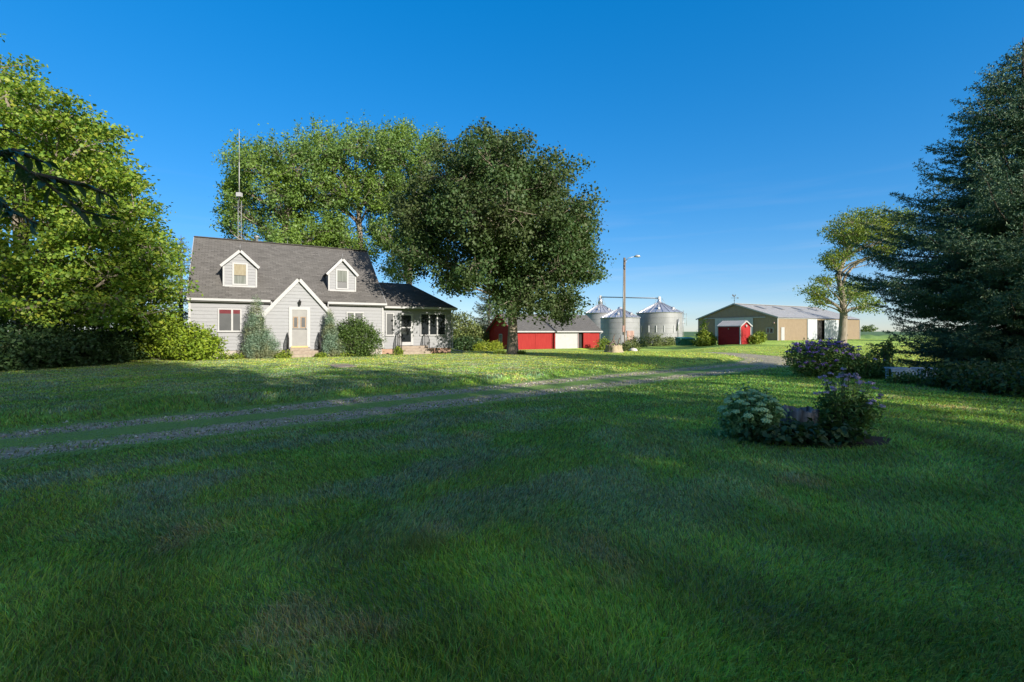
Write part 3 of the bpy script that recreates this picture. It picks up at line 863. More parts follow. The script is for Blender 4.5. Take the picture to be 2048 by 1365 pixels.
def spruce(name, base, height, rfun, lmat, bmat, label, cat, group=None, seed=1, gap=.42, per=7, twig_gap=.16, per_m=60, nl=.06, nw=.018, zlow=.3, tw_r=.16, droop=.25, sub=True):
    rng = np.random.default_rng(seed)
    t = thing(name, base, label, cat, group)
    b = np.array(base, float)
    m = MB()
    m.tube([b + (0, 0, -.2), b + (0, 0, height * .5), b + (0, 0, height)], [.02 * height + .03, .012 * height + .02, .01], 10)
    segs = []
    z = zlow
    while z < height - .15:
        R_ = rfun(z)
        nb = max(4, int(per * (0.55 + .45 * min(1, R_ / 3))))
        a0 = rng.random() * 6.28
        for k in range(nb):
            a = a0 + 2 * math.pi * k / nb + rng.normal(0, .18)
            Rb = R_ * rng.uniform(.72, 1.08)
            if Rb < .12: continue
            dro = droop * rng.uniform(.2, 1.7)
            dr = np.array([math.cos(a), math.sin(a), 0]); zz = z + rng.normal(0, gap * .25)
            up0 = .35 * (z / height) ** 1.5
            n = max(4, int(Rb / .28) + 2)
            ts = np.linspace(0, 1, n)
            pts = [b + dr * Rb * u + np.array([0, 0, zz + Rb * (up0 * u - dro * u * (1 - .15 * u) + .22 * u ** 3)]) for u in ts]
            m.tube(pts, list(np.linspace(.010 + .008 * Rb, .005, n)), 4, False)
            segs.append((pts[-2], pts[-1] + (pts[-1] - pts[-2]) * .4))
            # side twigs
            d = .12 * Rb
            side = np.array([-dr[1], dr[0], 0])
            while d < Rb:
                u = d / Rb; i = min(int(u * (n - 1)), n - 2); f = u * (n - 1) - i
                p = pts[i] + (pts[i + 1] - pts[i]) * f; tan = pts[i + 1] - pts[i]; tan /= np.linalg.norm(tan)
                for sg in (-1, 1):
                    l = (.14 + .42 * (Rb - d) + .18 * min(Rb, 1)) * rng.uniform(.55, 1.15); l = min(l, 1.15)
                    v = tan * .75 + side * sg * .75 + np.array([0, 0, rng.normal(-.05, .16)]); v /= np.linalg.norm(v)
                    e = p + v * l + np.array([0, 0, -.08 * l])
                    segs.append((p, e))
                    if sub and l > .3:
                        for w in np.arange(.3, .95, .2 / max(l, .3)):
                            q_ = p + (e - p) * w
                            for s2 in (-1, 1):
                                v2 = v * .7 + np.cross(v, (0, 0, 1)) * s2 * .7 + np.array([0, 0, rng.normal(-.1, .2)])
                                segs.append((q_, q_ + v2 * l * .36 * rng.uniform(.6, 1.2) * (1.15 - w)))
                d += twig_gap * rng.uniform(.7, 1.3)
        z += gap * rng.uniform(.75, 1.25) * (.6 + .4 * (1 - z / height))
    m.build('trunk', bmat, t)
    V, Q = needle_cloud(segs, per_m, nl, nw, rng)
    np_mesh('crown', V, Q, lmat, t)
    return t

def shrub(name, base, lobes, ncl, lpc, ls, lmat, label, cat, group=None, seed=1, spread=.16, asp=.55, shell=.6, up=.3, stem=True, smat='stem', flat=.8, outw=.6, spike=0, ret=False):
    rng = np.random.default_rng(seed)
    t = thing(name, base, label, cat, group)
    b = np.array(base, float)
    Lb = [(tuple(b + np.array(c)), r) for c, r in lobes]
    P, O, D = lobe_points(Lb, ncl, rng, shell)
    P[:, 2] = np.maximum(P[:, 2], b[2] + .04 + .1 * rng.random(len(P)))
    if stem:
        m = MB()
        for j in rng.choice(len(P), min(len(P), 40), replace=False):
            s = b + np.array([*(rng.normal(0, .08, 2)), -.05])
            m.tube([s, s + (P[j] - s) * .5 + (0, 0, .08), P[j]], [.022, .014, .006], 4, False)
        m.build('stem', M[smat], t)
    idx = np.repeat(np.arange(len(P)), lpc); n = len(idx)
    off = rng.normal(size=(n, 3)) * spread; off[:, 2] *= flat
    if spike: off += D[idx] * (rng.random(n) ** 2 * spike)[:, None]
    LP = P[idx] + off; LP[:, 2] = np.maximum(LP[:, 2], b[2] + .02)
    V, Q = leaf_quads(LP, ls, D[idx], outw, rng, asp, up)
    np_mesh('foliage', V, Q, lmat, t)
    return (t, P, D) if ret else t
# ---------------------------------------------------------------- farmhouse
H = Frame(-17.44, 25.48, 30.2)
HL, HD, EZ, RZ = 10.72, 5.29, 3.32, 7.48
FV = 0.27                                  # front wall plane
U0, U1 = 0.10, 10.56
FD = 0.42                                  # foundation top
house = thing('farmhouse', H.W(5, 3, 0), "pale grey lap-sided farmhouse with two dormers, pointed entry gable and sunroom wing", "house")
slope = (RZ - EZ) / HD
wl = MB()
Pf = lambda v0: (lambda a, z, o: H.W(a, v0 - o, z))
Pl = lambda u0: (lambda a, z, o: H.W(u0 - o, a, z))
Pr = lambda u0: (lambda a, z, o: H.W(u0 + o, a, z))
Pb = lambda v0: (lambda a, z, o: H.W(a, v0 + o, z))
siding(wl, Pf(FV), [(U0, FD), (U1, FD), (U1, EZ), (U0, EZ)])
gab = [(FV, FD), (2 * HD - FV, FD), (2 * HD - FV, EZ - 0.05 + FV * slope), (HD, RZ - 0.12), (FV, EZ - 0.05 + FV * slope)]
siding(wl, Pl(U0), gab); siding(wl, Pr(U1), gab)
siding(wl, Pb(2 * HD - FV), [(U0, FD), (U1, FD), (U1, EZ), (U0, EZ)])
wl.build('wall', M['siding'], house)
for u in (U0, U1):
    cb = MB(); H.box(cb, u - 0.055, u + 0.055, FV - 0.045, FV + 0.06, FD, EZ - 0.02); cb.build('corner_board', M['trim'], house)
fo = MB(); H.box(fo, U0 + 0.03, U1 - 0.03, FV + 0.02, 2 * HD - FV - 0.03, -0.3, FD); fo.build('foundation', M['foundation'], house)
rf = MB()
slab(rf, H.W(0, 0, EZ), H.W(HL, 0, EZ), H.W(HL, HD, RZ), H.W(0, HD, RZ))
slab(rf, H.W(HL, 2 * HD, EZ), H.W(0, 2 * HD, EZ), H.W(0, HD + 0.002, RZ), H.W(HL, HD + 0.002, RZ))
roof = rf.build('roof', M['shingle'], house)
rd = MB(); bar(rd, H.W(-0.02, HD, RZ + 0.015), H.W(HL + 0.02, HD, RZ + 0.015), 0.26, 0.05); rd.build('ridge_cap', M['shingle'], roof)
# lower edge strip of newer roofing, gutter with its ends cut by the entry gable
ug0, ug1 = H.U(541, 0), H.U(655, 0)
for a, b in ((-0.03, ug0), (ug1, HL + 0.03)):
    g1 = MB(); g2 = MB()
    H.box(g1, a, b, -0.115, -0.012, EZ - 0.145, EZ - 0.015)
    H.box(g2, a, b, 0.0, FV, EZ - 0.2, EZ - 0.15)
    g1.build('gutter', M['trim'], house); g2.build('soffit', M['taupe'], house)
for s in (-1, 1):
    rk = MB()
    u = -0.015 if s < 0 else HL + 0.015
    for (va, za), (vb, zb) in (((0, EZ), (HD, RZ)), ((2 * HD, EZ), (HD, RZ))):
        bar(rk, H.W(u, va, za - 0.08), H.W(u, vb, zb - 0.08), 0.03, 0.15)
    rk.build('rake_board', M['trim'], house)
for pu in (543, 656):
    d = MB(); u = H.U(pu, 0)
    d.tube([H.W(u, -0.05, EZ - 0.1), H.W(u, -0.02, EZ - 0.3), H.W(u, FV - 0.06, EZ - 0.5), H.W(u, FV - 0.06, 0.2)], 0.04, 6); d.build('downspout', M['trim'], house)
# chimney pipe and lightning rods on the ridge
c = MB(); u = H.U(514, HD); c.lathe(H.W(u, HD + 0.4, RZ - 0.5), [(0.085, 0), (0.085, 0.82), (0.13, 0.84), (0.13, 0.87), (0.20, 0.92), (0.16, 0.96), (0.0, 1.0)], 14)
c.build('flue_pipe', M['steel'], house)
for p in (575, 733):
    c = MB(); u = H.U(p, HD); c.tube([H.W(u, HD, RZ), H.W(u, HD, RZ + 0.33)], [0.015, 0.006], 5); c.build('lightning_rod', M['steel'], house)

# windows left and right of the entry
def hwin(x0, x1, y0, y1, v, **k):
    xm = (x0 + x1) / 2
    return window(H, v, H.U(x0, v), H.U(x1, v), H.Z(xm, y1, v), H.Z(xm, y0, v), house, **k)
hwin(435.5, 483, 617.5, 663, FV - 0.02, splits=(0.6,), blind='redblind', blindh=0.17)
hwin(692.5, 727, 624.5, 664, FV - 0.02, splits=(0.46,))

# dormers
def dormer(xl, xr, yb, yapex, weave, win, blindtop):
    # face where its bottom edge meets the roof
    lo, hi = 0.2, 4.0
    xm = (xl + xr) / 2
    for _ in range(50):
        v = (lo + hi) / 2
        if H.Z(xm, yb, v) > EZ + slope * v: lo = v
        else: hi = v
    u0, u1 = H.U(xl, v), H.U(xr, v)
    zb = EZ + slope * v
    za = H.Z(xm, yapex, v)
    ze = H.Z(xl, weave, v)
    um = (u0 + u1) / 2
    zt = za - 0.14
    m = MB()
    siding(m, Pf(v), [(u0, zb), (u1, zb), (u1, ze), (um, zt), (u0, ze)], h=0.17, lip=0.02)
    ve = (ze - EZ) / slope
    for P in (Pl(u0), Pr(u1)):
        siding(m, P, [(v, zb), (ve, ze), (v, ze)], h=0.17, lip=0.02)
    d = m.build('dormer', M['siding'], house)
    ov = 0.16; pitch = (za - ze) / (um - u0 + 0.0001)
    r = MB()
    for s in (-1, 1):
        ue = um + s * ((u1 - u0) / 2 + 0.13)
        zee = za - pitch * ((u1 - u0) / 2 + 0.13)
        v2 = (zee - EZ) / slope + 0.15; v3 = (za - EZ) / slope + 0.1
        slab(r, H.W(ue, v - ov, zee), H.W(ue, v2, zee), H.W(um + s * 0.001, v3, za), H.W(um + s * 0.001, v - ov, za), 0.06)
    r.build('dormer_roof', M['shingle'], d)
    t = MB()
    for s in (-1, 1):
        ue = um + s * ((u1 - u0) / 2 + 0.135)
        zee = za - pitch * ((u1 - u0) / 2 + 0.135)
        bar(t, H.W(ue, v - ov - 0.02, zee - 0.075), H.W(um + s * 0.02, v - ov - 0.02, za - 0.075), 0.05, 0.15)
    H.box(t, u0 - 0.03, u0 + 0.05, v - 0.045, v, zb - 0.02, ze); H.box(t, u1 - 0.05, u1 + 0.03, v - 0.045, v, zb - 0.02, ze)
    H.box(t, u0 + 0.06, u1 - 0.06, v - 0.04, v, zb - 0.03, zb + 0.06)
    t.build('dormer_trim', M['trim'], d)
    wu0, wu1 = H.U(win[0], v), H.U(win[1], v); wz0, wz1 = H.Z(xm, win[3], v), H.Z(xm, win[2], v)
    f = MB()
    for q in ((wu0, wu0 + .09, wz0, wz1), (wu1 - .09, wu1, wz0, wz1), (wu0 + .09, wu1 - .09, wz1 - .08, wz1), (wu0 + .09, wu1 - .09, wz0, wz0 + .08)):
        H.box(f, q[0], q[1], v - 0.06, v, q[2], q[3])
    f.build('window_frame', M['trim'], d)
    p = MB(); H.box(p, wu0 + .09, wu1 - .09, v - 0.034, v - 0.005, wz0 + .08, wz1 - .08); p.build('pane', M['curtain' if blindtop < 0.6 else 'screen'], d)
    zs = wz1 - .08 - (wz1 - wz0 - .16) * blindtop
    b = MB(); H.box(b, wu0 + .09, wu1 - .09, v - 0.040, v - 0.03, zs, wz1 - .08); b.build('blind', M['blind' if blindtop < 0.6 else 'curtain'], d)
    b = MB(); H.box(b, wu0 + .09, wu1 - .09, v - 0.05, v - 0.03, zs - 0.03, zs); b.build('sash_rail', M['black'], d)
    b = MB(); b.tube([H.W(um, v - 0.1, za), H.W(um, v - 0.1, za + 0.33)], [0.014, 0.006], 5); b.build('lightning_rod', M['steel'], d)
    return d
dormer(446.7, 513, 573.6, 500.6, 526, (464.5, 495.5, 526.5, 571), 0.56)
dormer(657.2, 711, 582.3, 517.6, 543, (671.5, 696.5, 539.5, 579.5), 0.62)

# entry vestibule
EV = -0.42
eu0, eu1 = H.U(528, EV), H.U(665.5, EV)
eum = H.U(597.9, EV - 0.1)
eza = H.Z(597.9, 556.7, EV - 0.1); eze = H.Z(527, 624.5, EV - 0.1)
epitch = (eza - eze) / (eum - eu0)
m = MB()
ze2 = eza - 0.16 - epitch * 0.0
siding(m, Pf(EV), [(eu0, FD + 0.02), (eu1, FD + 0.02), (eu1, eze - 0.05), (eum, eza - 0.15), (eu0, eze - 0.05)])
siding(m, Pl(eu0), [(EV, FD), (FV, FD), (FV, eze - 0.05), (EV, eze - 0.05)]); siding(m, Pr(eu1), [(EV, FD), (FV, FD), (FV, eze - 0.05), (EV, eze - 0.05)])
vest = m.build('entry_gable', M['siding'], house)
r = MB(); t = MB()
for s in (-1, 1):
    half = (eu1 - eu0) / 2 + 0.08
    ue = eum + s * half; zee = eza - epitch * half
    slab(r, H.W(ue, EV - 0.14, zee), H.W(ue, FV + 0.3, zee), H.W(eum + s * .001, (eza - EZ) / slope + 0.2, eza), H.W(eum + s * .001, EV - 0.14, eza), 0.07)
    bar(t, H.W(ue, EV - 0.16, zee - 0.095), H.W(eum + s * .03, EV - 0.16, eza - 0.095), 0.05, 0.19)
    bar(t, H.W(ue - s * .1, EV - 0.05, zee - 0.16), H.W(eum + s * .05, EV - 0.05, eza - 0.2), 0.17, 0.04)
r.build('gable_roof', M['shingle'], vest); t.build('gable_trim', M['trim'], vest)
fo = MB(); H.box(fo, eu0 + .03, eu1 - .03, EV + .03, FV + 0.01, -0.3, FD); fo.build('entry_foundation', M['foundation'], vest)
du0, du1 = H.U(577.5, EV), H.U(620, EV); dzb, dzt = H.Z(599, 695, EV), H.Z(599, 614.5, EV)
fr = MB()
H.box(fr, du0, du0 + .17, EV - .07, EV, dzb, dzt); H.box(fr, du1 - .17, du1, EV - .07, EV, dzb, dzt); H.box(fr, du0 + .17, du1 - .17, EV - .07, EV, dzt - .17, dzt)
dfr = fr.build('front_door', M['trim'], house)
d = MB(); H.box(d, du0 + .17, du1 - .17, EV - .045, EV, dzb + 0.08, dzt - .17); d.build('storm_door', M['taupe'], dfr)
dw = du1 - du0 - .34; dh = dzt - .25 - dzb
k = MB()
for a0, a1 in ((0.07, 0.40), (0.56, 0.93)):
    k = MB(); a, b = du0 + .17 + dw * a0, du0 + .17 + dw * a1
    zz0, zz1 = dzb + .08 + dh * 0.50, dzb + .08 + dh * 0.81
    for q in ((a, a + .05, zz0, zz1), (b - .05, b, zz0, zz1), (a + .05, b - .05, zz1 - .05, zz1), (a + .05, b - .05, zz0, zz0 + .05)):
        H.box(k, q[0], q[1], EV - .062, EV - .04, q[2], q[3])
    pp = MB(); H.box(pp, a + .05, b - .05, EV - .052, EV - .04, zz0 + .05, zz1 - .05); pp.build('door_light', M['screen'], dfr)
    k.build('light_frame', M['doorwood'], dfr)
k = MB(); H.box(k, du0 + .17, du1 - .17, EV - .06, EV - .04, dzb + .08 + dh * .46, dzb + .08 + dh * .48); k.build('mid_rail', M['black'], dfr)
k = MB(); H.box(k, du0 + .12, du1 - .12, EV - .10, EV - .0, dzb - 0.02, dzb + 0.08); k.build('threshold', M['sillyellow'], dfr)
k = MB(); k.tube([H.W(du1 - .22, EV - .10, dzb + 1.05), H.W(du1 - .22, EV - .10, dzb + 1.2)], 0.02, 6); H.box(k, du1 - .235, du1 - .205, EV - .10, EV - .045, dzb + 1.05, dzb + 1.2); k.build('handle', M['steel'], dfr)
k = MB(); lu = (du0 + du1) / 2; lz = dzt + 0.06
k.lathe(H.W(lu, EV - 0.17, lz), [(0.0, 0), (0.05, 0.02), (0.085, 0.2), (0.10, 0.22), (0.11, 0.24), (0.03, 0.32), (0.012, 0.40), (0, 0.42)], 6, False)
k.tube([H.W(lu, EV, lz + 0.12), H.W(lu, EV - .08, lz + 0.06), H.W(lu, EV - .17, lz + 0.03)], 0.016, 5)
k.build('wall_lantern', M['black'], house)
st = MB(); su0, su1 = H.U(578, EV - .5), H.U(638.5, EV - .5)
H.box(st, su0, su1, EV - .62, EV, -0.3, dzb * 0.66 + .0); H.box(st, su0, su1, EV - .97, EV - .625, -0.3, dzb * 0.33)
H.box(st, du0 + .06, du1 - .02, EV - .2, EV - .03, dzb * .66, dzb - 0.03)
st.build('front_steps', M['concrete'], house)
railing(H, su0 - 0.05, EV - .95, EV - .1, 0.15, dzb - 0.1, 0.95, house); railing(H, su1 + 0.02, EV - .95, EV - .1, 0.15, dzb - 0.1, 0.95, house)

# sunroom wing
WV = 0.42
wu1 = H.U(902.6, WV); we = H.Z(840, 609.5, WV - .2); wd = 4.6
wz = EZ - 0.16
m = MB()
siding(m, Pf(WV), [(U1 + .06, FD - .08), (wu1, FD - .08), (wu1, wz), (U1 + .06, wz)], h=0.2, lip=0.014)
siding(m, Pr(wu1), [(WV, FD - .08), (WV + wd, FD - .08), (WV + wd, wz), (WV, wz)]); siding(m, Pb(WV + wd), [(U1 + .06, FD - .08), (wu1, FD - .08), (wu1, wz), (U1 + .06, wz)])
wing = m.build('sunroom', M['siding'], house)
m = MB(); H.box(m, U1 - .1, wu1 - .04, WV + .03, WV + wd - .03, -0.3, FD - .08); m.build('brick_foundation', M['brick'], wing)
r = MB(); ov = 0.3
rr = (wd + 2 * ov) / 2; hz = 1.78
e0, e1, e2, e3 = H.W(U1 + .02, WV - ov, wz), H.W(wu1 + ov, WV - ov, wz), H.W(wu1 + ov, WV + wd + ov, wz), H.W(U1 + .02, WV + wd + ov, wz)
r0, r1 = H.W(U1 + .02, WV + wd / 2, wz + hz), H.W(wu1 + ov - rr, WV + wd / 2, wz + hz)
slab(r, e0, e1, r1, r0, 0.09); slab(r, e2, e3, r0, r1, 0.09)
slab(r, e1, e2, H.W(wu1 + ov - rr, WV + wd / 2 + .002, wz + hz), H.W(wu1 + ov - rr, WV + wd / 2 - .002, wz + hz), 0.09)
r.build('sunroom_roof', M['shingle'], wing)
m = MB(); H.box(m, U1 + .08, wu1 + ov, WV - ov - .11, WV - ov - .01, wz - .15, wz - .02); H.box(m, wu1 + ov, wu1 + ov + .02, WV - ov - .1, WV + wd + ov, wz - .15, wz - .02)
m.build('sunroom_gutter', M['trim'], wing)
m = MB(); H.box(m, U1 + .08, wu1 + ov - .01, WV - ov, WV - .02, wz - .19, wz - .15); m.build('sunroom_soffit', M['taupe'], wing)
hwin(771, 787.7, 626, 671, WV - .02, trim=0.07)
hwin(840.3, 891, 627.5, 670.5, WV - .02, splits=(0.345, 0.665), pane='glass', trim=0.06)
v = WV - .02
a0, a1 = H.U(798.6, v), H.U(826, v); zb, zt = H.Z(812, 691, v), H.Z(812, 627.5, v)
m = MB()
H.box(m, a0, a0 + .11, v - .07, v, zb, zt); H.box(m, a1 - .16, a1, v - .07, v, zb, zt); H.box(m, a0 + .11, a1 - .16, v - .07, v, zt - .12, zt)
H.box(m, a0 + .11, a1 - .16, v - .05, v, zb, zb + .22); H.box(m, a0 + .11, a1 - .16, v - .055, v, zb + (zt - zb) * .54, zb + (zt - zb) * .575)
dd = m.build('sunroom_door', M['trim'], house)
m = MB(); H.box(m, a0 + .11, a1 - .16, v - .034, v, zb + .22, zt - .12); m.build('pane', M['glass'], dd)
m = MB(); H.box(m, a1 - .2, a1 - .17, v - .1, v - .05, zb + .95, zb + 1.1); m.build('handle', M['steel'], dd)
s0, s1 = H.U(800, WV - .6), H.U(856, WV - .6)
m = MB()
H.box(m, s0, s1, WV - .62, WV - .03, -0.3, zb - .03); H.box(m, s0, s1, WV - .92, WV - .622, -0.3, zb * .66); H.box(m, s0, s1, WV - 1.22, WV - .922, -0.3, zb * .33)
m.build('sunroom_steps', M['concrete'], house)
m = MB(); H.box(m, s1, s1 + .5, WV - .45, WV - .03, -.3, .32); m.build('step_pier', M['brick'], house)
railing(H, s0 - .05, WV - 1.15, WV - .2, .1, zb - .03, .85, house, True); railing(H, s1 - .1, WV - 1.15, WV - .2, .1, zb - .03, .85, house, True)
m = MB(); u = wu1 + .05
m.tube([H.W(u, WV - ov - .05, wz - .12), H.W(u, WV - .1, wz - .4), H.W(u, WV - .08, 0.3), H.W(u + .05, WV - .15, .2), H.W(u + .75, WV - .45, 0.05)], 0.045, 6); m.build('downspout', M['trim'], house)

# ---------------------------------------------------------------- radio mast behind the house
md = 41.0
mx, my, _ = px2w(478.5, 0, md)
mast = thing('radio_mast', (mx, my, 0), "slender lattice radio mast with white box and long whip antenna behind the grey roof", "antenna")
tz = px2w(0, 402, md)[2]
m = MB()
tri = [(0.17 * math.cos(a), 0.17 * math.sin(a)) for a in (0.5, 0.5 + 2.094, 0.5 + 4.189)]
for q in tri: m.tube([(mx + q[0], my + q[1], 0), (mx + q[0], my + q[1], tz)], 0.022, 5)
z = 0.0; k = 0
while z < tz - 0.4:
    for i in range(3):
        p, q = tri[i], tri[(i + 1) % 3]
        m.tube([(mx + p[0], my + p[1], z), (mx + q[0], my + q[1], z + 0.4)], 0.011, 4, False)
    z += 0.4
m.build('lattice_tower', M['galv'], mast)
m = MB(); zc = px2w(0, 390, md)[2]; m.tube([(mx, my, tz - .6), (mx, my, zc + .2)], 0.045, 8); m.build('mast_pole', M['black'], mast)
m = MB(); m.box(mx - .2, mx + .2, my - .16, my + .16, zc - .17, zc + .17); m.build('equipment_box', M['white'], mast)
m = MB(); zt2 = px2w(0, 259, md)[2]; m.tube([(mx, my, zc + .15), (mx, my, (zc + zt2) / 2)], 0.035, 6); m.tube([(mx, my, (zc + zt2) / 2), (mx, my, zt2)], [0.028, 0.014], 6); m.build('whip_antenna', M['white'], mast)

# ---------------------------------------------------------------- red barn
B = Frame(0.06, 53.0, 30.2, -0.56)
BL, BW, BH = 12.55, 5.56, 2.2
barn = thing('red_barn', B.W(6, 2.5, 0), "long low red barn with grey shingle roof and white garage door", "barn")
rise = 1.86; bs = rise / (BW / 2)
m = MB()
fu0, fu1 = B.U(1112, 0), B.U(1155, 0); fu2, fu3 = B.U(1157, 0), B.U(1166, 0)
H_ = BH
def bwall(a, b): m.hexa([B.W(a, 0, -.3), B.W(b, 0, -.3), B.W(b, .12, -.3), B.W(a, .12, -.3), B.W(a, 0, H_), B.W(b, 0, H_), B.W(b, .12, H_), B.W(a, .12, H_)])
bwall(0, fu0); bwall(fu3, BL); bwall(fu1, fu2)
for u in (0.0, BL - .12):
    m.prism([B.W(u, .122 if u == 0 else .122, -.3), B.W(u, BW, -.3), B.W(u, BW, BH), B.W(u, BW / 2, BH + rise - .05), B.W(u, .122, BH + .12 * bs)], Vector(B.W(.12, 0, 0)) - Vector(B.W(0, 0, 0)))
B.box(m, .12, BL - .12, BW - .12, BW, -.3, BH)
m.build('wall', M['barnred'], barn)
m = MB()
slab(m, B.W(-.3, -.3, BH - .3 * bs + .1), B.W(BL + .25, -.3, BH - .3 * bs + .1), B.W(BL + .25, BW / 2, BH + rise + .1), B.W(-.3, BW / 2, BH + rise + .1), .09)
slab(m, B.W(BL + .25, BW + .3, BH - .3 * bs + .1), B.W(-.3, BW + .3, BH - .3 * bs + .1), B.W(-.3, BW / 2 + .002, BH + rise + .1), B.W(BL + .25, BW / 2 + .002, BH + rise + .1), .09)
m.build('roof', M['shingle2'], barn)
m = MB(); B.box(m, -.3, BL + .25, -.4, -.302, BH - .3 * bs - .06, BH - .3 * bs + .09)
m.build('gutter', M['white'], barn)
m = MB(); m.tube([B.W(BL + .22, -.35, BH - .25), B.W(BL + .05, -.06, BH - .5), B.W(BL + .03, -.06, 0)], .05, 6); m.build('downspout', M['white'], barn)
m = MB(); B.box(m, fu0, fu1, .03, .1, -.2, 2.05)
for i in range(1, 4): B.box(m, fu0, fu1, .022, .03, .5 * i - .012, .5 * i + .012)
m.build('garage_door', M['white'], barn)
m = MB(); B.box(m, fu0 - .1, fu0, -.03, .02, -.2, 2.15); B.box(m, fu1, fu1 + .1, -.03, .02, -.2, 2.15); B.box(m, fu0, fu1, -.03, .02, 2.05, 2.15); m.build('door_trim', M['white'], barn)
m = MB(); B.box(m, fu2 + .08, fu3 + .1, .2, 1.4, -.2, 2.1); m.build('dark_opening', M['darkvoid'], barn)
m = MB(); B.box(m, fu3, fu3 + 1.0, -.09, -.03, .05, 2.08); m.build('sliding_door', M['barnred'], barn)
m = MB(); B.box(m, B.U(1071, 0) - .02, B.U(1071, 0) + .02, -.03, -.002, .0, 2.1); m.build('batten', M['barnred'], barn)
# gable-end window
wv0 = 2.35
m = MB()
B.box(m, -.05, .0, wv0, wv0 + .09, .62, 1.75); B.box(m, -.05, .0, wv0 + .66, wv0 + .75, .62, 1.75); B.box(m, -.05, 0, wv0 + .09, wv0 + .66, 1.66, 1.75); B.box(m, -.07, 0, wv0 + .09, wv0 + .66, .62, .72)
B.box(m, -.045, 0, wv0 + .09, wv0 + .66, 1.15, 1.2); B.box(m, -.04, 0, wv0 + .36, wv0 + .4, .72, 1.66)
w = m.build('window', M['white'], barn)
m = MB(); B.box(m, -.025, -.002, wv0 + .09, wv0 + .66, .72, 1.66); m.build('pane', M['screen'], w)
for (va, za), (vb, zb2) in (((-.3, BH - .3 * bs), (BW / 2, BH + rise)), ((BW + .3, BH - .3 * bs), (BW / 2, BH + rise))):
    m = MB(); bar(m, B.W(-.32, va, za + .03), B.W(-.32, vb, zb2 + .03), .04, .16); m.build('rake_board', M['barnred'], barn)

# ---------------------------------------------------------------- grain bins
def grain_bin(cx, cy, rad, eave, rise, label, door=None, cap=0.9):
    z0 = gz(cx, cy)
    t = thing('grain_bin', (cx, cy, z0), label, "grain bin", "corrugated grain bins")
    m = MB()
    prof = []
    z = -0.3
    n = int(eave / 0.105)
    for i in range(n + 1):
        zz = eave * i / n
        prof.append((rad + (0.016 if i % 2 else -0.010), zz if i else -.4))
    m.lathe((cx, cy, z0), prof, 64)
    m.build('body', M['galv'], t)
    m = MB()
    for k in range(1, int(eave / .86) + 1):
        m.lathe((cx, cy, z0), [(rad + .015, .86 * k - .03), (rad + .026, .86 * k - .02), (rad + .026, .86 * k + .02), (rad + .015, .86 * k + .03)], 64)
    m.build('ring_seam', M['galv'], t)
    m = MB()
    rc = 0.42
    m.lathe((cx, cy, z0 + eave), [(rad + .14, -.08), (rad + .16, -.02), (rc, rise * (1 - rc / rad)), (rc, rise * (1 - rc / rad) + .0)], 44, False)
    r = m.build('roof', M['galvroof'], t)
    m = MB()
    for k in range(22):
        a = 2 * math.pi * k / 22
        c_, s_ = math.cos(a), math.sin(a)
        bar(m, (cx + (rad + .13) * c_, cy + (rad + .13) * s_, z0 + eave + .03), (cx + rc * c_, cy + rc * s_, z0 + eave + rise * (1 - rc / rad) + .04), .06, .07)
    m.build('roof_rib', M['galvroof'], r)
    m = MB(); zc = z0 + eave + rise * (1 - rc / rad)
    m.lathe((cx, cy, zc), [(rc + .06, -.05), (rc + .02, .1), (.34, .18), (.34, .3), (.2, .38), (0, .40)], 20)
    m.build('roof_cap', M['galvroof'], r)
    for a in (-1.9, -0.9):
        m = MB(); f = .72
        q = Vector((cx + rad * f * math.cos(a), cy + rad * f * math.sin(a), z0 + eave + rise * (1 - f)))
        m.hexa([q + Vector(w) for w in ((-.16, -.2, 0), (.16, -.2, 0), (.16, .2, 0), (-.16, .2, 0), (-.16, -.2, .3), (.16, -.2, .3), (.16, .2, .42), (-.16, .2, .42))])
        m.build('roof_vent', M['galvroof'], r)
    if door is not None:
        m = MB(); a0 = door; w = .62 / rad
        P = lambda a, o, z: (cx + (rad + o) * math.cos(a), cy + (rad + o) * math.sin(a), z0 + z)
        m.hexa([P(a0 - w, -.05, .35), P(a0 + w, -.05, .35), P(a0 + w, .0, .35), P(a0 - w, .0, .35)] + [P(a0 - w, -.05, 2.15), P(a0 + w, -.05, 2.15), P(a0 + w, .0, 2.15), P(a0 - w, .0, 2.15)])
        m.v = [((p[0] - cx) * (1 + .11 / rad) + cx, (p[1] - cy) * (1 + .11 / rad) + cy, p[2]) for p in m.v]
        m.build('bin_door', M['rust'], t)
    return t, z0
bR = px2w(1318.7, 0, 81.3); bM_ = px2w(1240, 0, 77.2); bL = px2w(1200.8, 0, 90.0)
tR, zR = grain_bin(bR[0], bR[1], 3.74, 5.2, 1.95, "widest corrugated steel grain bin, right of the wooden pole, with a ladder on its side")
tM, zM = grain_bin(bM_[0], bM_[1], 3.12, 4.25, 1.6, "shortest corrugated steel grain bin, directly behind the wooden pole, with a rusty door", door=math.radians(-72))
tL, zL = grain_bin(bL[0], bL[1], 2.85, 5.5, 1.9, "grain bin farthest back, its steel cone rising behind the red barn roof")
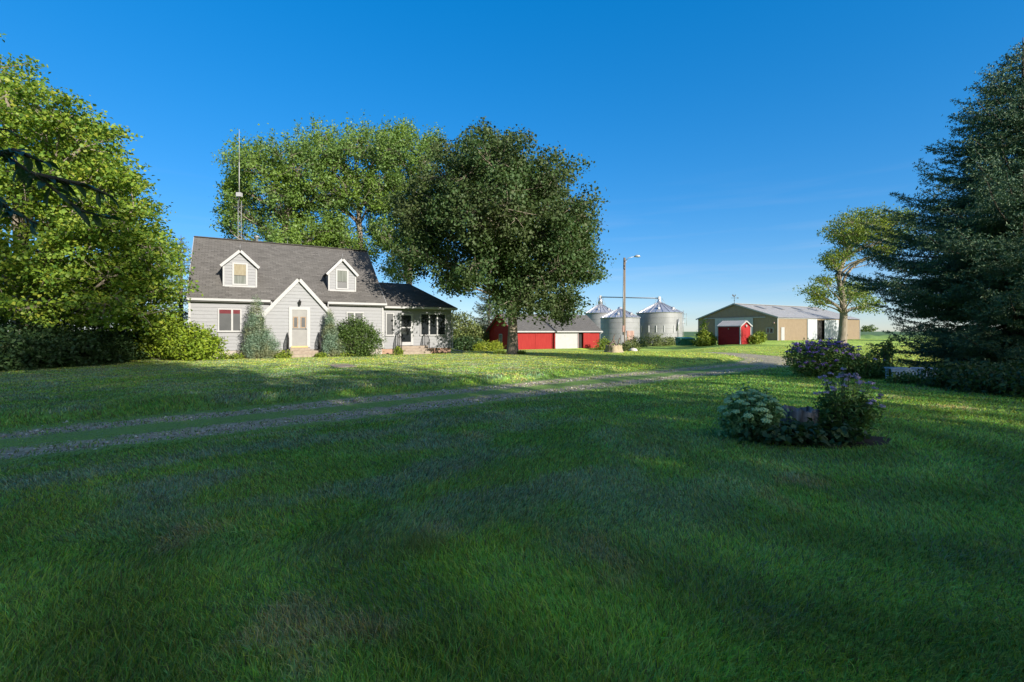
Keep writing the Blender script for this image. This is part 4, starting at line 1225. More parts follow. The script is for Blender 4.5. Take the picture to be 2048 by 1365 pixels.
# slots and ladder on the wide bin
for a in (-157, -133, -114, -95, -70):
    m = MB(); q = math.radians(a); c_, s_ = math.cos(q), math.sin(q)
    m.box(bR[0] + 3.78 * c_ - .06, bR[0] + 3.78 * c_ + .06, bR[1] + 3.78 * s_ - .05, bR[1] + 3.78 * s_ + .05, zR + 1.9, zR + 3.0); m.build('inspection_port', M['steel'], tR)
m = MB(); q = math.radians(-8); c_, s_ = math.cos(q), math.sin(q)
lx, ly = bR[0] + 3.95 * c_, bR[1] + 3.95 * s_
for o in (-.22, .22): m.tube([(lx - s_ * o, ly + c_ * o, zR), (lx - s_ * o, ly + c_ * o, zR + 5.6)], .03, 5)
for i in range(17): m.tube([(lx + s_ * .22, ly - c_ * .22, zR + .3 * i + .3), (lx - s_ * .22, ly + c_ * .22, zR + .3 * i + .3)], .02, 4)
for zz in (3.4, 4.2, 5.0):
    m.tube([(lx + .1 + .45 * math.cos(a), ly + .4 * math.sin(a), zR + zz) for a in np.linspace(-2, 2, 9)], .025, 4)
m.tube([(lx + .55, ly, zR + 3.0), (lx + .55, ly, zR + 5.1)], .025, 4)
m.build('ladder', M['steel'], tR)
m = MB(); m.tube([(bR[0] + 2.15, bR[1] - 3.35, zR + .2), (bR[0] + 2.15, bR[1] - 3.35, zR + 4.0)], .06, 6)
m.tube([(bR[0] + 1.95, bR[1] - 3.45, zR + 2.2), (bR[0] + 2.15, bR[1] - 3.42, zR + 4.1)], .12, 8); m.build('unload_tube', M['steel'], tR)
# conveyor tube across the two taller bins
apL = Vector((bL[0], bL[1], zL + 5.5 + 1.9)); apR = Vector((bR[0], bR[1], zR + 5.2 + 1.95))
cv = thing('grain_conveyor', tuple(apL), "thin level conveyor tube running between the peaks of two grain bins", "conveyor")
zt_ = px2w(0, 594.5, 90)[2]; zt3 = px2w(0, 597, 81.3)[2]
m = MB(); m.tube([(apL.x, apL.y, zt_), (apR.x, apR.y, zt3)], .10, 8); m.build('conveyor_tube', M['steel'], cv)
for p, zq, hh in ((apL, zt_, 1.0), (apR, zt3, .6)):
    m = MB(); m.box(p.x - .2, p.x + .2, p.y - .2, p.y + .2, zq - .22, zq + .28); m.build('drive_head', M['steel'], cv)
    m = MB(); m.tube([(p.x, p.y, p.z - .1), (p.x, p.y, zq - .2)], [.5 if hh > .8 else .25, .3], 12); m.build('drop_spout', M['galvroof'], cv)
    for o in (-.9, .9):
        m = MB(); m.tube([(p.x + o, p.y - .3, p.z - .45), (p.x + o * .5, p.y, zq)], .03, 4); m.build('support_strut', M['steel'], cv)

# ---------------------------------------------------------------- machine shed
S = Frame(0.559 * 77, 77, 30.2, 0.0)
SL, SW, SH, SR = 26.8, 15.3, 3.72, 2.5
shed = thing('machine_shed', S.W(12, 7, 0), "large tan metal machine shed with low pale roof, white sliding doors and small side window", "shed")
def ribbed(mb, P, a0, a1, ztop, step=0.3, zb=-.3):
    """wall sheet with raised vertical ribs; ztop(a) gives the height"""
    n = max(1, int(round((a1 - a0) / step))); w = (a1 - a0) / n
    for i in range(n):
        a = a0 + i * w
        xs = [(a, 0), (a + w * .38, 0), (a + w * .44, .03), (a + w * .56, .03), (a + w * .62, 0), (a + w, 0)]
        for (p, o), (q, r_) in zip(xs, xs[1:]):
            mb.face([P(p, zb, o), P(q, zb, r_), P(q, ztop(q), r_), P(p, ztop(p), o)])
gtop = lambda a: SH + SR * (1 - abs(a - SW / 2) / (SW / 2))
sPf = lambda a, z, o: S.W(a, -o, z)
sPl = lambda a, z, o: S.W(-o, a, z)
m = MB()
d0, d1 = S.U(1614, 0), S.U(1633, 0); d2, d3 = S.U(1633, 0), S.U(1648, 0); d4 = S.U(1676, 0)
ribbed(m, sPf, 0, S.U(1563, 0), lambda a: SH); 
pd0, pd1 = S.U(1561.5, 0), S.U(1568, 0)
ribbed(m, sPf, S.U(1563, 0), d2, lambda a: SH); ribbed(m, sPf, d3, SL, lambda a: SH)
S.box(m, d2, d3, 0, .05, SH - .28, SH)
ribbed(m, sPl, 0, SW, gtop)
ribbed(m, lambda a, z, o: S.W(SL + o, a, z), 0, SW, gtop, 1.2); ribbed(m, lambda a, z, o: S.W(a, SW + o, z), 0, SL, lambda a: SH, 1.2)
m.build('wall', M['tan'], shed)
m = MB()
for s in (0, 1):
    n = 88; w = (SL + .5) / n
    va, vb = (-.3, SW / 2) if s == 0 else (SW + .3, SW / 2)
    za = SH - .3 * SR / (SW / 2) + .12; zb2 = SH + SR + .12
    for i in range(n):
        a = -.25 + i * w
        xs = [(a, 0), (a + w * .42, 0), (a + w * .46, .014), (a + w * .54, .014), (a + w * .58, 0), (a + w, 0)]
        for (p, o), (q, r_) in zip(xs, xs[1:]):
            m.face([S.W(p, va, za + o), S.W(q, va, za + r_), S.W(q, vb, zb2 + r_), S.W(p, vb, zb2 + o)])
roof2 = m.build('roof', M['tanroof'], shed)
m = MB(); bar(m, S.W(-.27, SW / 2, SH + SR + .17), S.W(SL + .27, SW / 2, SH + SR + .17), .5, .06); m.build('ridge_cap', M['tanroof'], roof2)
for px0, px1 in ((1505, 1520), (1541, 1557), (1580, 1594), (1612, 1625)):
    m = MB(); f0, f1 = 0.86, 0.80
    va, vb = SW / 2 * .80, SW / 2 * .86
    a = S.U((px0 + px1) / 2, SW / 2 * .8) ; zq = lambda v: SH + SR * v / (SW / 2) + .165
    m.hexa([S.W(a, va - 1.4, zq(va - 1.4)), S.W(a + .9, va - 1.4, zq(va - 1.4)), S.W(a + .9, vb, zq(vb)), S.W(a, vb, zq(vb)),
            S.W(a, va - 1.4, zq(va - 1.4) + .03), S.W(a + .9, va - 1.4, zq(va - 1.4) + .03), S.W(a + .9, vb, zq(vb) + .03), S.W(a, vb, zq(vb) + .03)])
    m.build('skylight', M['skylight'], roof2)
for p_, q_ in ((S.W(-.28, -.3, SH), S.W(-.28, SW / 2, SH + SR + .1)), (S.W(-.28, SW + .3, SH), S.W(-.28, SW / 2, SH + SR + .1))):
    m = MB(); bar(m, p_, q_, .05, .22); m.build('rake_trim', M['white'], shed)
for bx_ in ((-.09, .07, -.07, -.035, 0, SH - .14), (SL - .08, SL + .06, -.07, -.035, 0, SH - .14)):
    m = MB(); S.box(m, *bx_); m.build('corner_trim', M['white'], shed)
m = MB(); S.box(m, -.1, d2, -.12, -.04, SH - .13, SH - .02); m.build('eave_trim', M['white'], shed)
sv = lambda px: (lambda k: (k * S.o[1] - S.o[0]) / (S.v[0] - k * S.v[1]))((px - 1024) / FPX)
v1, v0 = sv(1431), sv(1507)
m = MB(); n = 14
for i in range(n):
    a = v0 + (v1 - v0) * i / n; b = v0 + (v1 - v0) * (i + 1) / n
    S.box(m, -.16 - (.015 if i % 2 else 0), -.08, a, b - .03, .05, SH + .05)
m.build('end_sliding_door', M['bluewhite'], shed)
m = MB(); S.box(m, -.2, -.06, v0 - 2.2, min(v1 + 2.2, SW - .3), SH + .055, SH + .2); m.build('door_track', M['white'], shed)
wv0, wv1 = sv(1547.5), sv(1532.5)
m = MB()
S.box(m, -.08, -.03, wv0, wv0 + .1, 1.15, 2.1); S.box(m, -.08, -.03, wv1 - .1, wv1, 1.15, 2.1); S.box(m, -.08, -.03, wv0 + .1, wv1 - .1, 2.0, 2.1); S.box(m, -.08, -.03, wv0 + .1, wv1 - .1, 1.15, 1.25); S.box(m, -.08, -.03, (wv0 + wv1) / 2 - .05, (wv0 + wv1) / 2 + .05, 1.25, 2.0)
w = m.build('window', M['white'], shed)
m = MB(); S.box(m, -.055, -.035, wv0 + .1, wv1 - .1, 1.25, 2.0); m.build('pane', M['glass'], w)
m = MB(); S.box(m, pd0, pd1, -.09, -.032, .02, 2.15); dp = m.build('side_door', M['white'], shed)
m = MB(); S.box(m, pd1 - .16, pd1 - .1, -.13, -.09, 1.0, 1.08); m.build('handle', M['steel'], dp)
for a, b in ((d0, d1), (d3, d4)):
    m = MB(); n = 9
    for i in range(n):
        S.box(m, a + (b - a) * i / n, a + (b - a) * (i + 1) / n - .03, -.12 - (.015 if i % 2 else 0), -.05, .05, SH - .16)
    m.build('sliding_door', M['bluewhite'], shed)
m = MB(); S.box(m, d2 - .05, d3 + .05, .3, 3.0, -.2, SH - .05); m.build('dark_opening', M['darkvoid'], shed)
m = MB(); q = sv(1549.5); m.lathe(S.W(-.2, q, 2.75), [(0, 0), (.12, .02), (.14, .12), (.05, .2), (.03, .3), (0, .3)], 10); S.box(m, -.2, -.03, q - .03, q + .03, 2.9, 2.98); m.build('yard_light', M['rust'], shed)
# weathervane on the ridge end
wvp = S.W(-.1, SW / 2, SH + SR + .18)
va = thing('weathervane', wvp, "dark iron rooster weathervane on the machine shed's gable peak", "weathervane")
m = MB(); m.tube([wvp, (wvp[0], wvp[1], wvp[2] + 1.35)], .035, 6); m.lathe((wvp[0], wvp[1], wvp[2] + .5), [(0, -.1), (.1, 0), (0, .1)], 10); m.build('spindle', M['copper'], va)
m = MB(); zz = wvp[2] + .95
m.tube([(wvp[0] - .55, wvp[1], zz), (wvp[0] + .6, wvp[1], zz)], .025, 5)
m.prism([(wvp[0] + .55, wvp[1] - .01, zz - .13), (wvp[0] + .85, wvp[1] - .01, zz), (wvp[0] + .55, wvp[1] - .01, zz + .13)], (0, .03, 0)); m.build('arrow', M['copper'], va)
m = MB(); zz = wvp[2] + 1.3
m.prism([(wvp[0] + x, wvp[1] - .015, zz + y) for x, y in ((-.3, 0), (-.08, -.13), (.12, -.1), (.2, .06), (.3, .1), (.24, .16), (.22, .28), (.12, .24), (.06, .06), (-.08, .04), (-.16, .24), (-.32, .3), (-.38, .16))], (0, .04, 0)); m.build('rooster', M['copper'], va)

# ---------------------------------------------------------------- small red shed
R = Frame(0.4804 * 55, 55, 30.2, gz(26.4, 55.5))
rs = thing('red_shed', R.W(1, 1.5, 0), "small red metal shed with pale ribbed roof and white corner trim", "shed")
RU, RV, RH, RR = 1.94, 2.93, 2.15, .55
m = MB()
Pa = lambda a, z, o: R.W(a, -o, z); Pc = lambda a, z, o: R.W(-o, a, z)
siding(m, Pa, [(0, -.2), (RU, -.2), (RU, RH), (RU / 2, RH + RR), (0, RH)], h=.16, lip=.02)
siding(m, Pc, [(0, -.2), (RV, -.2), (RV, RH), (0, RH)], h=.16, lip=.02)
siding(m, lambda a, z, o: R.W(RU + o, a, z), [(0, -.2), (RV, -.2), (RV, RH), (0, RH)], h=.16); siding(m, lambda a, z, o: R.W(a, RV + o, z), [(0, -.2), (RU, -.2), (RU, RH), (RU / 2, RH + RR), (0, RH)], h=.16)
m.build('wall', M['shedred'], rs)
m = MB()
for s in (0, 1):
    ua = -.14 if s == 0 else RU + .14; za = RH - .14 * RR / (RU / 2) + .07
    n = 10; w = (RV + .3) / n
    for i in range(n):
        a = -.15 + i * w
        xs = [(a, 0), (a + w * .35, 0), (a + w * .45, .05), (a + w * .6, .05), (a + w * .7, 0), (a + w, 0)]
        for (p, o), (q, r_) in zip(xs, xs[1:]):
            m.face([R.W(ua, p, za + o), R.W(ua, q, za + r_), R.W(RU / 2, q, RH + RR + .07 + r_), R.W(RU / 2, p, RH + RR + .07 + o)])
m.build('roof', M['tanroof'], rs)
for u in (0, RU):
    m = MB(); R.box(m, u - .06, u + .06, -.055, -.026, 0, RH - .08); m.build('corner_trim', M['white'], rs)
    ua = -.14 if u == 0 else RU + .14
    m = MB(); bar(m, R.W(ua, -.16, RH - .06), R.W(RU / 2, -.16, RH + RR + .03), .05, .15); m.build('rake_trim', M['white'], rs)
for vv in (0.02, RV):
    m = MB(); R.box(m, -.055, -.026, vv - .05, vv + .05, 0, RH - .08); m.build('corner_trim', M['white'], rs)
m = MB(); R.box(m, -.16, -.1, -.12, RV + .12, RH - .1, RH - .03); m.build('eave_trim', M['white'], rs)
m = MB(); q = R.W(RU / 2, -.1, RH - .05); m.lathe(q, [(0, -.1), (.11, -.09), (.13, .1), (.04, .2), (0, .2)], 10); m.tube([q, R.W(RU / 2, .01, RH + .05)], .03, 5); m.build('wall_light', M['white'], rs)
m = MB(); m.lathe(R.W(-.08, RV * .5, RH - .35), [(0, -.07), (.06, -.05), (.07, .05), (0, .1)], 8); m.build('wall_bracket', M['white'], rs)

# ---------------------------------------------------------------- dumpster
dx, dy, dz = gpt(1377, 60.0)
D = Frame(dx - 1.05, dy, 12, dz)
du = thing('dumpster', D.W(1, .6, 0), "dark green metal dumpster with sloping lid beside the widest grain bin", "dumpster")
m = MB()
m.hexa([D.W(0.06, 0, .08), D.W(1.95, 0, .08), D.W(1.95, 1.1, .08), D.W(.06, 1.1, .08), D.W(0, -.08, .98), D.W(2.0, -.08, .98), D.W(2.0, 1.2, 1.12), D.W(0, 1.2, 1.12)])
for u in (.3, .9, 1.5): D.box(m, u, u + .08, -.1, 0, .15, .9)
D.box(m, -.05, 2.05, -.12, -.08, .88, .99)
m.build('bin_body', M['dumpster'], du)
m = MB(); m.hexa([D.W(-.03, -.14, .99), D.W(2.03, -.14, .99), D.W(2.03, 1.24, 1.14), D.W(-.03, 1.24, 1.14), D.W(-.03, -.14, 1.04), D.W(2.03, -.14, 1.04), D.W(2.03, 1.24, 1.2), D.W(-.03, 1.24, 1.2)]); m.build('lid', M['dumpster'], du)
m = MB(); D.box(m, 2.0, 2.12, .2, .9, .45, .65); m.build('fork_pocket', M['dumpster'], du)
m = MB(); D.box(m, -.14, -.0, .2, .9, .45, .65); m.build('fork_pocket', M['dumpster'], du)
m = MB(); D.box(m, 1.62, 1.86, -.105, -.095, .66, .84); m.build('warning_sticker', M['white'], du)

# ---------------------------------------------------------------- utility pole
px_, py_, pz_ = gpt(1248.5, 48.5)
pole = thing('utility_pole', (px_, py_, pz_), "tall weathered wooden pole with an arm lamp on top and meter boxes below", "pole")
ptop = px2w(0, 516, 48.5)[2]
m = MB(); m.tube([(px_, py_, pz_ - .3), (px_ - .02, py_, pz_ + 4), (px_ + .02, py_, ptop)], [.17, .15, .115], 14); m.build('shaft', M['pole'], pole)
m = MB(); m.tube([(px_ + .08, py_, ptop - .35), (px_ + .45, py_ - .05, ptop - .02), (px_ + 1.05, py_ - .1, ptop + .12)], .03, 6); m.tube([(px_ + .1, py_, ptop - .7), (px_ + .25, py_, ptop - .25)], .02, 5); m.build('lamp_arm', M['steel'], pole)
m = MB(); q = (px_ + 1.3, py_ - .12, ptop + .13); m.tube([(q[0] - .3, q[1], q[2] - .02), (q[0] - .1, q[1], q[2] + .03), (q[0] + .15, q[1], q[2] + .01), (q[0] + .3, q[1], q[2] - .03)], [.05, .13, .14, .05], 10); m.build('lamp_head', M['steel'], pole)
for zz in (.35, .85, 1.15):
    m = MB(); m.lathe((px_ - .0, py_ - .17, ptop - zz), [(0, -.08), (.07, -.07), (.05, 0), (.07, .06), (0, .08)], 8); m.build('insulator', M['driftwood'], pole)
m = MB()
m.box(px_ - .42, px_ - .12, py_ - .42, py_ - .18, pz_ + 1.0, pz_ + 1.75); m.box(px_ - .4, px_ - .14, py_ - .4, py_ - .2, pz_ + 1.752, pz_ + 1.8)
m.build('meter_box', M['galv'], pole)
m = MB(); m.box(px_ - .24, px_ - .02, py_ - .34, py_ - .17, pz_ + 2.1, pz_ + 2.75); m.build('breaker_box', M['rust'], pole)
m = MB(); m.tube([(px_ - .27, py_ - .25, pz_), (px_ - .27, py_ - .25, pz_ + 1.0)], .035, 6); m.tube([(px_ - .12, py_ - .24, pz_ + 1.75), (px_ - .12, py_ - .2, ptop - 1.2)], .025, 5); m.tube([(px_ + .17, py_, pz_), (px_ + .15, py_, pz_ + 2.6)], .04, 6); m.build('conduit', M['steel'], pole)

# ---------------------------------------------------------------- stump planter in the far lawn
tx, ty, tz_ = gpt(1228, 34.2)
def stump(name, x, y, z, r, h, mat, label, seed, parent=None, flare=1.22, hollow=.12):
    t = thing(name, (x, y, z), label, "tree stump")
    n = 40; q = np.random.default_rng(seed)
    ph = q.random(6) * 6.28
    def rr(a): return 1 + .09 * math.sin(3 * a + ph[0]) + .05 * math.sin(7 * a + ph[1]) + .03 * math.sin(15 * a + ph[2]) + .02 * math.sin(23 * a + ph[3])
    m = MB(); base = 0
    prof = [(flare * 1.12, -.15), (flare, .02), (1.08, .25 * h), (1.0, .6 * h), (.98, h), (.86, h + .0), (.80, h - hollow), (0.02, h - hollow - .03)]
    for r_, zz in prof:
        for k in range(n):
            a = 2 * math.pi * k / n
            jag = (.05 * math.sin(5 * a + ph[4]) + .03 * math.sin(13 * a + ph[5])) * h if zz >= h * .95 else 0
            m.v.append((x + r * r_ * rr(a) * math.cos(a), y + r * r_ * rr(a) * math.sin(a), z + zz + jag))
    for i in range(len(prof) - 1):
        for k in range(n):
            a0 = i * n + k; a1 = i * n + (k + 1) % n
            m.f.append((a0, a1, a1 + n, a0 + n)); m.uv.append(None); m.sm.append(True)
    m.build('stump_wood', mat, t)
    return t
stp = stump('tree_stump', tx, ty, tz_, .55, .52, M['palewood'], "pale wide tree stump topped with dark driftwood, out on the sunlit lawn", 3)
dw_ = thing('driftwood', (tx, ty, tz_ + .45), "dark forked driftwood pieces standing on the pale stump", "driftwood")
m = MB()
for pts, r0 in (([(-.42, 0, .42), (-.22, 0, .62), (-.05, .0, .9), (-.02, 0, 1.2)], .07), ([(.3, 0, .4), (.1, .05, .62), (-.05, 0, .95)], .07), ([(-.45, .1, .62), (-.2, 0, .66), (.02, 0, .72)], .05), ([(.28, .1, .45), (.33, .05, .75), (.42, 0, 1.05)], .05), ([(-.05, 0, .9), (.02, 0, 1.15), (.06, 0, 1.32)], .03)):
    m.tube([(tx + p[0], ty + p[1], tz_ + p[2]) for p in pts], [r0, r0 * .9, r0 * .8, r0 * .5][:len(pts)], 6)
m.build('forked_branch', M['driftwood'], dw_)
rx, ry, rz = gpt(1266.5, 41)
rk = thing('field_stone', (rx, ry, rz), "single pale rounded stone on the grass near the wooden pole", "stone")
m = MB()
m.lathe((rx, ry, rz - .05), [(0, 0), (.3, .02), (.38, .14), (.3, .27), (.12, .34), (0, .35)], 12); m.build('boulder', M['rock'], rk)
# ---------------------------------------------------------------- trees
rngL = np.random.default_rng(5)
# central dark maple
spec = [(985, 318, 82, 55), (905, 350, 68, 52), (1080, 355, 68, 52), (848, 425, 58, 60), (960, 430, 90, 75), (1080, 440, 90, 78), (1148, 470, 42, 55), (858, 505, 55, 48),
        (912, 556, 46, 30), (985, 520, 60, 45), (1085, 545, 80, 50), (1160, 535, 38, 36), (1036, 592, 46, 44), (1120, 608, 42, 38), (1000, 470, 110, 80), (985, 400, 90, 60)]
d = 31.6
x0, y0, z0 = gpt(1025, d)
lob = plobes(spec, d, 1000, 200, rngL)
broadleaf('maple_tree', (x0, y0, z0), .36, [(0, 0, 0), (.02, 0, 1.6), (-.05, .1, 4.0), (-.3, .2, 8), (-.5, .2, 11.5)], lob, 3700, 44, .15, L['maple_dark'], M['bark'],
          "broad round-crowned dark maple on the front lawn between the house wing and the red barn", "tree", None, 11, .30, .65, .22, .5, clump=16, csize=.40, cflat=.75, up=.4)
# big yellow-green maple at the left
spec = [(10, 180, 70, 75), (90, 255, 75, 65), (165, 285, 68, 62), (60, 360, 120, 85), (200, 365, 72, 75), (252, 430, 66, 70), (150, 445, 95, 75), (288, 505, 62, 58), (215, 545, 85, 60), (305, 575, 44, 48),
        (100, 545, 105, 65), (30, 615, 90, 50), (190, 612, 72, 42), (285, 625, 40, 36), (-70, 220, 100, 110), (-90, 420, 120, 140), (-60, 560, 100, 60)]
d = 24.0
x0, y0, z0 = gpt(40, d)
lob = plobes(spec, d, 20, 350, rngL, dscale=.6)
broadleaf('maple_tree', (x0, y0, z0), .42, [(0, 0, 0), (.1, 0, 2.2), (.0, .1, 5), (-.3, .2, 9), (-.7, 0, 12.5)], lob, 3300, 44, .135, L['maple_left'], M['barkpale'],
          "huge yellow-green maple filling the left edge of the yard", "tree", None, 21, .30, .38, .15, .6, asp=.85, clump=17, csize=.30, cflat=.42, up=.7)
# silver maples behind the house
silver = [
    (45.5, 560, [(515, 330, 58, 46), (478, 415, 42, 52), (560, 420, 72, 58), (462, 455, 26, 26), (600, 340, 60, 52), (620, 470, 70, 42), (545, 485, 60, 28), (478, 372, 34, 34)], 600, 120),
    (48.0, 700, [(645, 300, 58, 42), (715, 290, 52, 36), (690, 370, 75, 52), (770, 310, 52, 44), (640, 385, 50, 46), (730, 400, 45, 36), (665, 470, 55, 34), (760, 375, 48, 50), (700, 508, 55, 34)], 735, 130),
    (50.0, 815, [(800, 300, 52, 42), (845, 330, 40, 45), (800, 400, 62, 52), (770, 470, 44, 44), (830, 470, 44, 52), (800, 535, 36, 30), (868, 300, 28, 26), (850, 420, 44, 55)], 815, 110)]
for i, (d, cx, spec, tx_, rm) in enumerate(silver):
    x0, y0, z0 = gpt(cx, d)
    lob = plobes(spec, d, cx, rm, rngL, dscale=.6)
    tops = [(0, 0, 0), (.1, 0, 4), (.2, 0, 8), (.6, .1, 13), (.7, 0, 17)] if i != 1 else [(0, 0, 0), (.4, 0, 3.5), (1.3, 0, 8), (1.0, 0, 12), (.7, 0, 17)]
    broadleaf('silver_maple_tree', (x0, y0, z0), .42, tops, lob, 1500, 36, .18, L['silver'], M['barkpale'],
              ["tall light green maple behind the house roof, nearest the radio mast", "tall light green maple behind the ridge's middle, reaching highest of the row", "tall light green maple behind the sunroom roof, half hidden by the dark maple"][i],
              "tree", "light green maples behind the house", 31 + i, .32, .7, .12, .65, upspike=.6, asp=.7, clump=14, csize=.33, cflat=.6, up=.4)
# boxelder in front of the machine shed
spec = [(1735, 442, 55, 20), (1800, 440, 36, 20), (1690, 468, 38, 20), (1666, 518, 20, 24), (1628, 584, 26, 16), (1650, 560, 18, 12), (1705, 588, 34, 24), (1735, 612, 20, 14), (1636, 604, 16, 10), (1780, 470, 36, 18), (1712, 472, 40, 20), (1690, 505, 16, 16), (1770, 500, 30, 18)]
d = 44.5
x0, y0, z0 = gpt(1683, d)
lob = plobes(spec, d, 1715, 110, rngL, dscale=.55)
broadleaf('boxelder_tree', (x0, y0, z0), .4, [(0, 0, 0), (.1, 0, 1.2), (.2, 0, 3.0), (.2, .1, 4.9), (-.3, .1, 6.7), (.7, 0, 9.5)], lob, 950, 26, .16, L['elder'], M['barkpale'],
          "thick-trunked tree with thin open crown standing before the machine shed", "tree", None, 41, .28, .6, .3, .9, asp=.6, limb_r=.36, clump=12, csize=.36, cflat=.6, up=.4)
# big blue spruce on the right
d = 15.2
def rbig(z): return .90 * float(np.interp(z, [0, 1, 1.8, 3.4, 4.5, 5.05, 5.9, 7.1, 8.8, 9.5, 9.96, 10.8], [3.6, 4.0, 4.7, 5.4, 4.7, 4.0, 3.6, 2.8, 1.8, 1.3, .8, .1]))
x0, y0, z0 = gpt(2046, d)
spruce('blue_spruce', (x0, y0, z0), 10.9, rbig, L['spruce'], M['barkdark'], "large dark blue spruce with sweeping low branches at the right edge of the lawn", "tree", None, 51,
       gap=.36, per=10, twig_gap=.15, per_m=38, nl=.085, nw=.026, zlow=.5, droop=.24)
# spruces behind the left maple and behind the barn
for i, (px, d, ptop, rr, lab) in enumerate([(362, 37, 470, 2.6, "dark spruce peeping out between the big left maple and the house's gable end"),
                                           (232, 33, 520, 2.8, "dusky spruce standing in shade behind the left maple, nearest its right-hand branches"),
                                           (110, 31, 500, 3.2, "dusky spruce in deep shade straight behind the left maple's trunk"),
                                           (10, 30, 520, 3.4, "dusky spruce in deep shade at the photo's left border")]):
    x0, y0, z0 = gpt(px, d); h = px2w(0, ptop, d)[2] - z0
    spruce('spruce_tree', (x0, y0, z0), h, lambda z, h=h, rr=rr: rr * (1 - z / h) ** .8 + .1, L['spruce_far'] if i == 0 else L['spruce'], M['barkdark'], lab, "tree", "spruces behind the left maple", 60 + i,
           gap=.5, per=8, twig_gap=.3, per_m=20, nl=.14, nw=.05, sub=False)
x0, y0, z0 = gpt(978, 60.5); h = 9.5
spruce('spruce_tree', (x0, y0, z0), h, lambda z: 3.9 * (1 - z / h) ** .85 + .1, L['spruce_far'], M['barkdark'], "grey-green spruce with drooping boughs behind the red barn's gable", "tree", None, 70, gap=.55, per=9, twig_gap=.34, per_m=18, nl=.18, nw=.07, sub=False)

# windbreak behind the camera that shades the foreground
for i, (x, y, h, r) in enumerate([(-4.5, -16, 21, 3.7), (1.5, -15, 21.5, 3.7), (7.5, -14, 22, 3.7), (13.2, -13.6, 22, 3.5), (19.5, -14, 16.8, 3.5), (25.5, -14.5, 17.6, 3.4), (31.5, -13.5, 15.8, 3.6), (37.5, -14, 17.4, 3.5), (44, -14, 16.6, 3.7), (51, -14.5, 17.8, 3.8), (58, -14, 17, 3.8), (76, 62.5, 17.5, 5.0)]):
    rg = np.random.default_rng(80 + i)
    lob = [((x + rg.normal(0, .35 if f < .62 else 1.1), y + rg.normal(0, .5), h * f), (r * k * (rg.uniform(.88, 1.12) if f < .62 else rg.uniform(.65, 1.15)), r * k, h * (.11 if f < .62 else .075))) for f, k in ((.30 if i < 4 else .36, 1.15), (.37, 1.15), (.45, 1.2), (.54, 1.15), (.63, .95), (.72, .62), (.80, .45), (.88, .34), (.96, .2))]
    broadleaf('windbreak_tree', (x, y, 0), .25, [(0, 0, 0), (0, 0, h * .3), (.1, 0, h * .6), (0, 0, h * .85)], lob, 1500, (14 if i < 4 else 4) if i < 11 else 4, .33, L['wind'], M['barkdark'],
              "tall windbreak tree standing outside the picture and shading the near lawn" if i < 11 else "tall tree outside the picture to the right, shading the machine shed's far roof", "tree", "windbreak trees outside the picture" if i < 11 else None, 90 + i, .6, .8, .1, .0, shell=.15)

